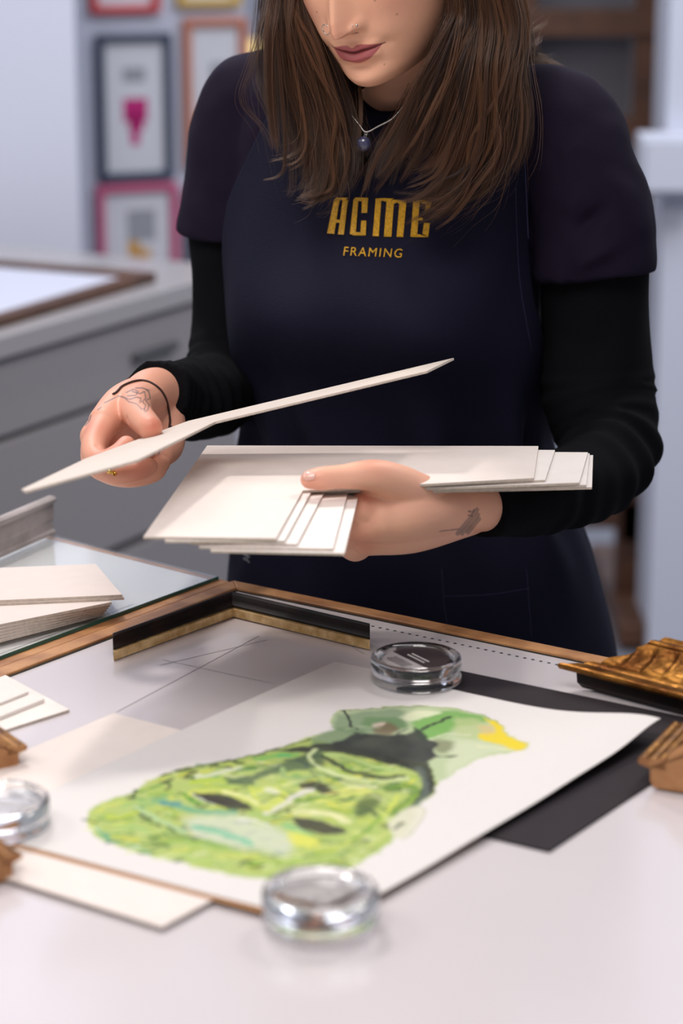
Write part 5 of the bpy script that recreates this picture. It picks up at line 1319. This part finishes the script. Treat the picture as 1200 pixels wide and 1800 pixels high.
# ------------------------------------------------------------------ hair
HS = []   # strands: arrays of points
HR, HT = [], []
hr = np.random.default_rng(11)
def lock(pts, count, R3, spread=1.0, tint_=0.35, n=22, wav=0.003, rad=0.00011, tip=0.35, cut=0.25, world=False):
    ctl = np.array([P(*q_) for q_ in pts]) if not world else np.array(pts)
    base_ = catmull(ctl, n); s = np.linspace(0, 1, n)
    prof = np.interp(s, [0, 0.5, 0.85, 1.0], [R3[0], R3[1], R3[1]*0.75, R3[2]])
    nsub = max(1, count//45)
    for c_i in range(nsub):
        so = np.clip(hr.normal(0, 0.62, 3), -1.15, 1.15)*np.array([1, 0.8, 0.25]); cnt = count//nsub
        drift = hr.normal(0, 0.65, 3)*np.array([1, 0.7, 0.5]); ltint = np.clip(tint_ + hr.normal(0, 0.22), 0, 1)
        ph0 = hr.uniform(0, 6.28, 3); wf = hr.uniform(2, 6); wav = hr.uniform(0.001, 0.006)
        lk = base_ + prof[:, None]*(so + drift*s[:, None]) + wav*np.sin(wf*s[:, None]*2 + ph0)*s[:, None]
        cutl = 1 - abs(hr.normal(0, cut*0.55)); 
        for j in range(cnt):
            st = hr.normal(0, 1, 3)*np.array([1, 0.8, 0.3])
            rr2 = np.interp(s, [0, 0.6, 1.0], [0.30, 0.26, 0.26*tip + 0.06])*prof.mean()
            w2 = hr.uniform(0, 6.28, 3)
            p2 = lk + rr2[:, None]*st + 0.0010*np.sin(s[:, None]*hr.uniform(8, 18) + w2)*s[:, None]
            if hr.random() < 0.05: p2 = p2 + hr.normal(0, 0.014, 3)*(s[:, None]**1.5); HT_b = 0.35
            else: HT_b = 0
            L_ = max(0.35, min(1, cutl - abs(hr.normal(0, 0.05))))
            idx_ = np.linspace(0, (n-1)*L_, n); i0 = np.minimum(idx_.astype(int), n-2); f_ = (idx_ - i0)[:, None]
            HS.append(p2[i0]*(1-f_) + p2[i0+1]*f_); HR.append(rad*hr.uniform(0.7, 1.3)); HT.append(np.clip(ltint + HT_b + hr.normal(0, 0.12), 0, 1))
# scalp cover, falling behind the shoulders
for k_ in range(150):
    az = hr.uniform(-2.45, 2.45)      # measured from the back of the head
    a1 = az
    pts = []
    for e_ in np.linspace(1.45, -0.35, 7):
        ce = math.cos(e_); pts.append(hw((0.077*ce*math.sin(a1) if True else 0, 0.008 + 0.094*ce*math.cos(a1), 0.022 + 0.100*math.sin(e_))))
    last = pts[-1]
    if abs(az) > 1.95: pts = pts[:-2]
    last = pts[-1]
    if abs(az) < 1.3:
        nkc = P(690, 200, 2.40)
        for dz in (0.06, 0.12, 0.17): pts.append(last + np.array([(nkc[0] - last[0])*dz*2.6 + hr.normal(0, 0.006), (nkc[1] + 0.05 - last[1])*dz*3.0, -dz]))
        lock(pts, 46, (0.010, 0.012, 0.008), world=True, tint_=0.2, n=18)
    else: lock(pts, 40, (0.010, 0.010, 0.008), world=True, tint_=0.2, n=16)
LK = [
 # picture-left mass
 ([(520, -160, 2.30), (486, -40, 2.262), (474, 60, 2.25), (474, 160, 2.25), (482, 240, 2.25), (492, 300, 2.25)], 130, (0.006, 0.004, 0.002), 0.65),
 ([(520, -160, 2.30), (482, -40, 2.262), (470, 60, 2.25), (470, 160, 2.25), (480, 260, 2.25), (484, 302, 2.248), (466, 314, 2.247)], 70, (0.004, 0.003, 0.001), 0.75),
 ([(530, -160, 2.30), (500, -40, 2.27), (500, 60, 2.26), (510, 160, 2.255), (530, 240, 2.25), (520, 285, 2.245), (468, 300, 2.245)], 420, (0.012, 0.011, 0.004), 0.42),
 ([(540, -150, 2.30), (512, -30, 2.28), (518, 80, 2.27), (535, 180, 2.26), (552, 270, 2.25), (552, 325, 2.245), (520, 344, 2.24)], 650, (0.014, 0.013, 0.005), 0.40),
 ([(540, -120, 2.29), (522, -10, 2.275), (545, 90, 2.265), (572, 180, 2.26), (585, 270, 2.25), (575, 338, 2.24), (535, 348, 2.24)], 650, (0.012, 0.013, 0.005), 0.42),
 ([(540, -60, 2.30), (545, 50, 2.29), (575, 130, 2.285), (600, 210, 2.27), (606, 290, 2.25), (590, 345, 2.24)], 500, (0.010, 0.012, 0.006), 0.22),
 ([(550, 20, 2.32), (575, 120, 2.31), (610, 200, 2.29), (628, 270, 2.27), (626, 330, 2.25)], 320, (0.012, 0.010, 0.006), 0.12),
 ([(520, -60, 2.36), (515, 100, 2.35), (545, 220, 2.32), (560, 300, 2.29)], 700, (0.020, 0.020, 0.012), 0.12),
 ([(500, -40, 2.28), (470, 80, 2.28), (440, 180, 2.30), (470, 230, 2.30), (486, 290, 2.28)], 14, (0.006, 0.008, 0.004), 0.6),
 ([(520, 30, 2.28), (550, 160, 2.27), (560, 230, 2.26), (600, 290, 2.25), (612, 310, 2.25)], 50, (0.004, 0.004, 0.002), 0.9),
 # picture-right mass
 ([(812, -160, 2.25), (806, -20, 2.235), (790, 60, 2.23), (755, 140, 2.225), (720, 210, 2.225), (690, 280, 2.225), (650, 345, 2.235)], 330, (0.006, 0.008, 0.006), 0.35),
 ([(820, -160, 2.25), (818, -10, 2.235), (800, 80, 2.225), (765, 180, 2.22), (735, 260, 2.22), (700, 320, 2.225)], 500, (0.010, 0.012, 0.007), 0.33),
 ([(830, -150, 2.26), (836, 0, 2.24), (820, 120, 2.225), (795, 220, 2.22), (765, 290, 2.22), (700, 322, 2.225)], 650, (0.012, 0.013, 0.006), 0.45),
 ([(845, -150, 2.26), (858, 0, 2.24), (850, 120, 2.225), (830, 230, 2.22), (800, 310, 2.22), (752, 352, 2.222), (690, 352, 2.23)], 700, (0.014, 0.014, 0.006), 0.42),
 ([(855, -140, 2.26), (872, 20, 2.24), (866, 140, 2.23), (850, 240, 2.225), (820, 320, 2.22), (775, 365, 2.222), (722, 392, 2.23)], 650, (0.014, 0.014, 0.006), 0.40),
 ([(870, -140, 2.27), (882, 20, 2.25), (878, 140, 2.235), (868, 240, 2.23), (845, 320, 2.225), (790, 350, 2.225), (745, 385, 2.228)], 600, (0.012, 0.014, 0.006), 0.40),
 ([(880, -140, 2.28), (890, 0, 2.26), (890, 120, 2.25), (894, 210, 2.24), (888, 280, 2.235), (862, 330, 2.232)], 600, (0.012, 0.013, 0.006), 0.50),
 ([(890, -120, 2.29), (896, 20, 2.27), (898, 120, 2.26), (908, 200, 2.25), (902, 270, 2.24), (885, 318, 2.24)], 400, (0.010, 0.010, 0.004), 0.35),
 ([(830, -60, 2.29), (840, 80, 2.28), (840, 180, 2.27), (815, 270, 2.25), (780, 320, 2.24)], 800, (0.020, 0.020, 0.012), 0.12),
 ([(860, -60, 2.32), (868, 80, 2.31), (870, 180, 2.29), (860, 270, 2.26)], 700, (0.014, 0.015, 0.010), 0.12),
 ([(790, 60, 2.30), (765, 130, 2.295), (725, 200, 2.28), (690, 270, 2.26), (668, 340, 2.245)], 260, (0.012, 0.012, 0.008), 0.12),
 ([(850, 60, 2.225), (830, 110, 2.215), (790, 190, 2.21), (775, 240, 2.212)], 16, (0.003, 0.003, 0.001), 1.0),
 ([(820, 30, 2.235), (815, 90, 2.22), (770, 150, 2.212), (738, 200, 2.212), (742, 240, 2.215)], 16, (0.003, 0.003, 0.002), 0.9),
 ([(890, -40, 2.26), (880, 30, 2.235), (872, 80, 2.23), (868, 110, 2.232)], 60, (0.006, 0.004, 0.003), 0.8),
 # wisps flying out behind her left shoulder
 ([(888, -40, 2.34), (905, 40, 2.36), (930, 60, 2.38), (962, 44, 2.39)], 70, (0.008, 0.006, 0.003), 0.75),
 ([(886, -20, 2.34), (900, 60, 2.36), (925, 75, 2.38), (950, 62, 2.39)], 90, (0.012, 0.010, 0.005), 0.5),
 ([(880, 0, 2.34), (905, 70, 2.36), (950, 105, 2.38), (1005, 140, 2.39)], 180, (0.016, 0.014, 0.010), 0.45),
 ([(870, 0, 2.35), (900, 90, 2.37), (930, 120, 2.37), (960, 138, 2.37)], 220, (0.020, 0.018, 0.010), 0.30),
]
def ztop(y): return float(np.interp(y, [-0.090, -0.083, -0.070, -0.045, -0.020, 0.02, 0.05, 0.085], [0.060, 0.078, 0.093, 0.109, 0.1165, 0.1165, 0.108, 0.085])) + 0.004
def wlock(wpts, count, R3, **k): lock(wpts, count, R3, world=True, **k)
nleft = nright = 0; WPS = []
for (pts, cnt, R3, tn) in LK:
    if pts[0][1] <= 0:      # grows from the parting, over the side of the head, then hangs
        sgn = -1 if pts[0][0] < 650 else 1
        if sgn < 0: nleft += 1; yk = -0.066 + 0.012*nleft
        else: nright += 1; yk = -0.066 + 0.012*nright
        if pts[0][1] > -100 or pts[0][2] > 2.31: yk = hr.uniform(0.015, 0.06)
        root_ = [hw((sgn*0.004, yk, ztop(yk))), hw((sgn*0.042, yk + 0.004, ztop(yk) - 0.010)), hw((sgn*0.070, yk + 0.018, 0.062))]
        WPS.append((root_ + [P(*q_) for q_ in pts[1:]], cnt, pts[0][2], tn))
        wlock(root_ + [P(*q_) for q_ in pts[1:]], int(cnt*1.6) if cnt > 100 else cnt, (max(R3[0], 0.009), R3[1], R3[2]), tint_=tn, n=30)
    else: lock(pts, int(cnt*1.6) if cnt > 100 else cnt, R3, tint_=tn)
for yk in np.linspace(-0.080, 0.060, 22):
    for sgn in (-1, 1):
        pts_ = [hw((sgn*0.002, yk, ztop(yk))), hw((sgn*0.038, yk + 0.006, min(ztop(yk) - 0.006, 0.108))), hw((sgn*0.068, yk + 0.022, 0.070)), hw((sgn*0.0775, yk + 0.040, 0.030)), hw((sgn*0.078, yk + 0.055, -0.015)), hw((sgn*0.074, yk + 0.062, -0.060))]
        if yk > -0.02: pts_ = pts_[:5]
        wlock(pts_, 90, (0.006, 0.008, 0.006), tint_=0.28, n=22, cut=0.1)
for (wp, cnt, y0_, tn) in WPS:
    if cnt < 200 or y0_ > 2.31: continue
    for q_ in range(5):
        j1, j2 = hr.normal(0, 0.007, 2), hr.normal(0, 0.007, 2)
        np_ = []
        for i_, p_ in enumerate(wp):
            t_ = i_/(len(wp) - 1); sw = math.sin(math.pi*t_)*hr.uniform(0.6, 1.2)
            np_.append(p_ + np.array([(j1[0]*(1 - t_) + j2[0]*t_)*min(1, t_*3) + 0.006*sw*hr.normal(0, 1), -0.010*min(1, t_*2.5) - 0.005*sw, j2[1]*t_ + 0.004*(t_ < 0.35)]))
        wlock(np_, 45, (0.004, 0.004, 0.0015), tint_=float(np.clip(tn + hr.normal(0.12, 0.25), 0, 1)), rad=0.00013, cut=0.5, n=30)
ns_ = len(HS); sizes = [len(s_) for s_ in HS]
hc = bpy.data.hair_curves.new('hair'); hc.add_curves(sizes)
pos = np.vstack(HS); pos = pos - foot
hc.attributes['position'].data.foreach_set('vector', pos.ravel().astype(np.float32)) if 'position' in hc.attributes else None
ra = hc.attributes.get('radius') or hc.attributes.new('radius', 'FLOAT', 'POINT')
rv = np.concatenate([r_*np.interp(np.linspace(0, 1, k_), [0, 0.7, 1], [1, 0.9, 0.25]) for r_, k_ in zip(HR, sizes)])
ra.data.foreach_set('value', rv.astype(np.float32)*1.25)
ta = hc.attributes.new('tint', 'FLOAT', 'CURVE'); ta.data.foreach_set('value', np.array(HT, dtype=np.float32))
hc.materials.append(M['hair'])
ho = bpy.data.objects.new('hair', hc); C.objects.link(ho); ho.parent = body
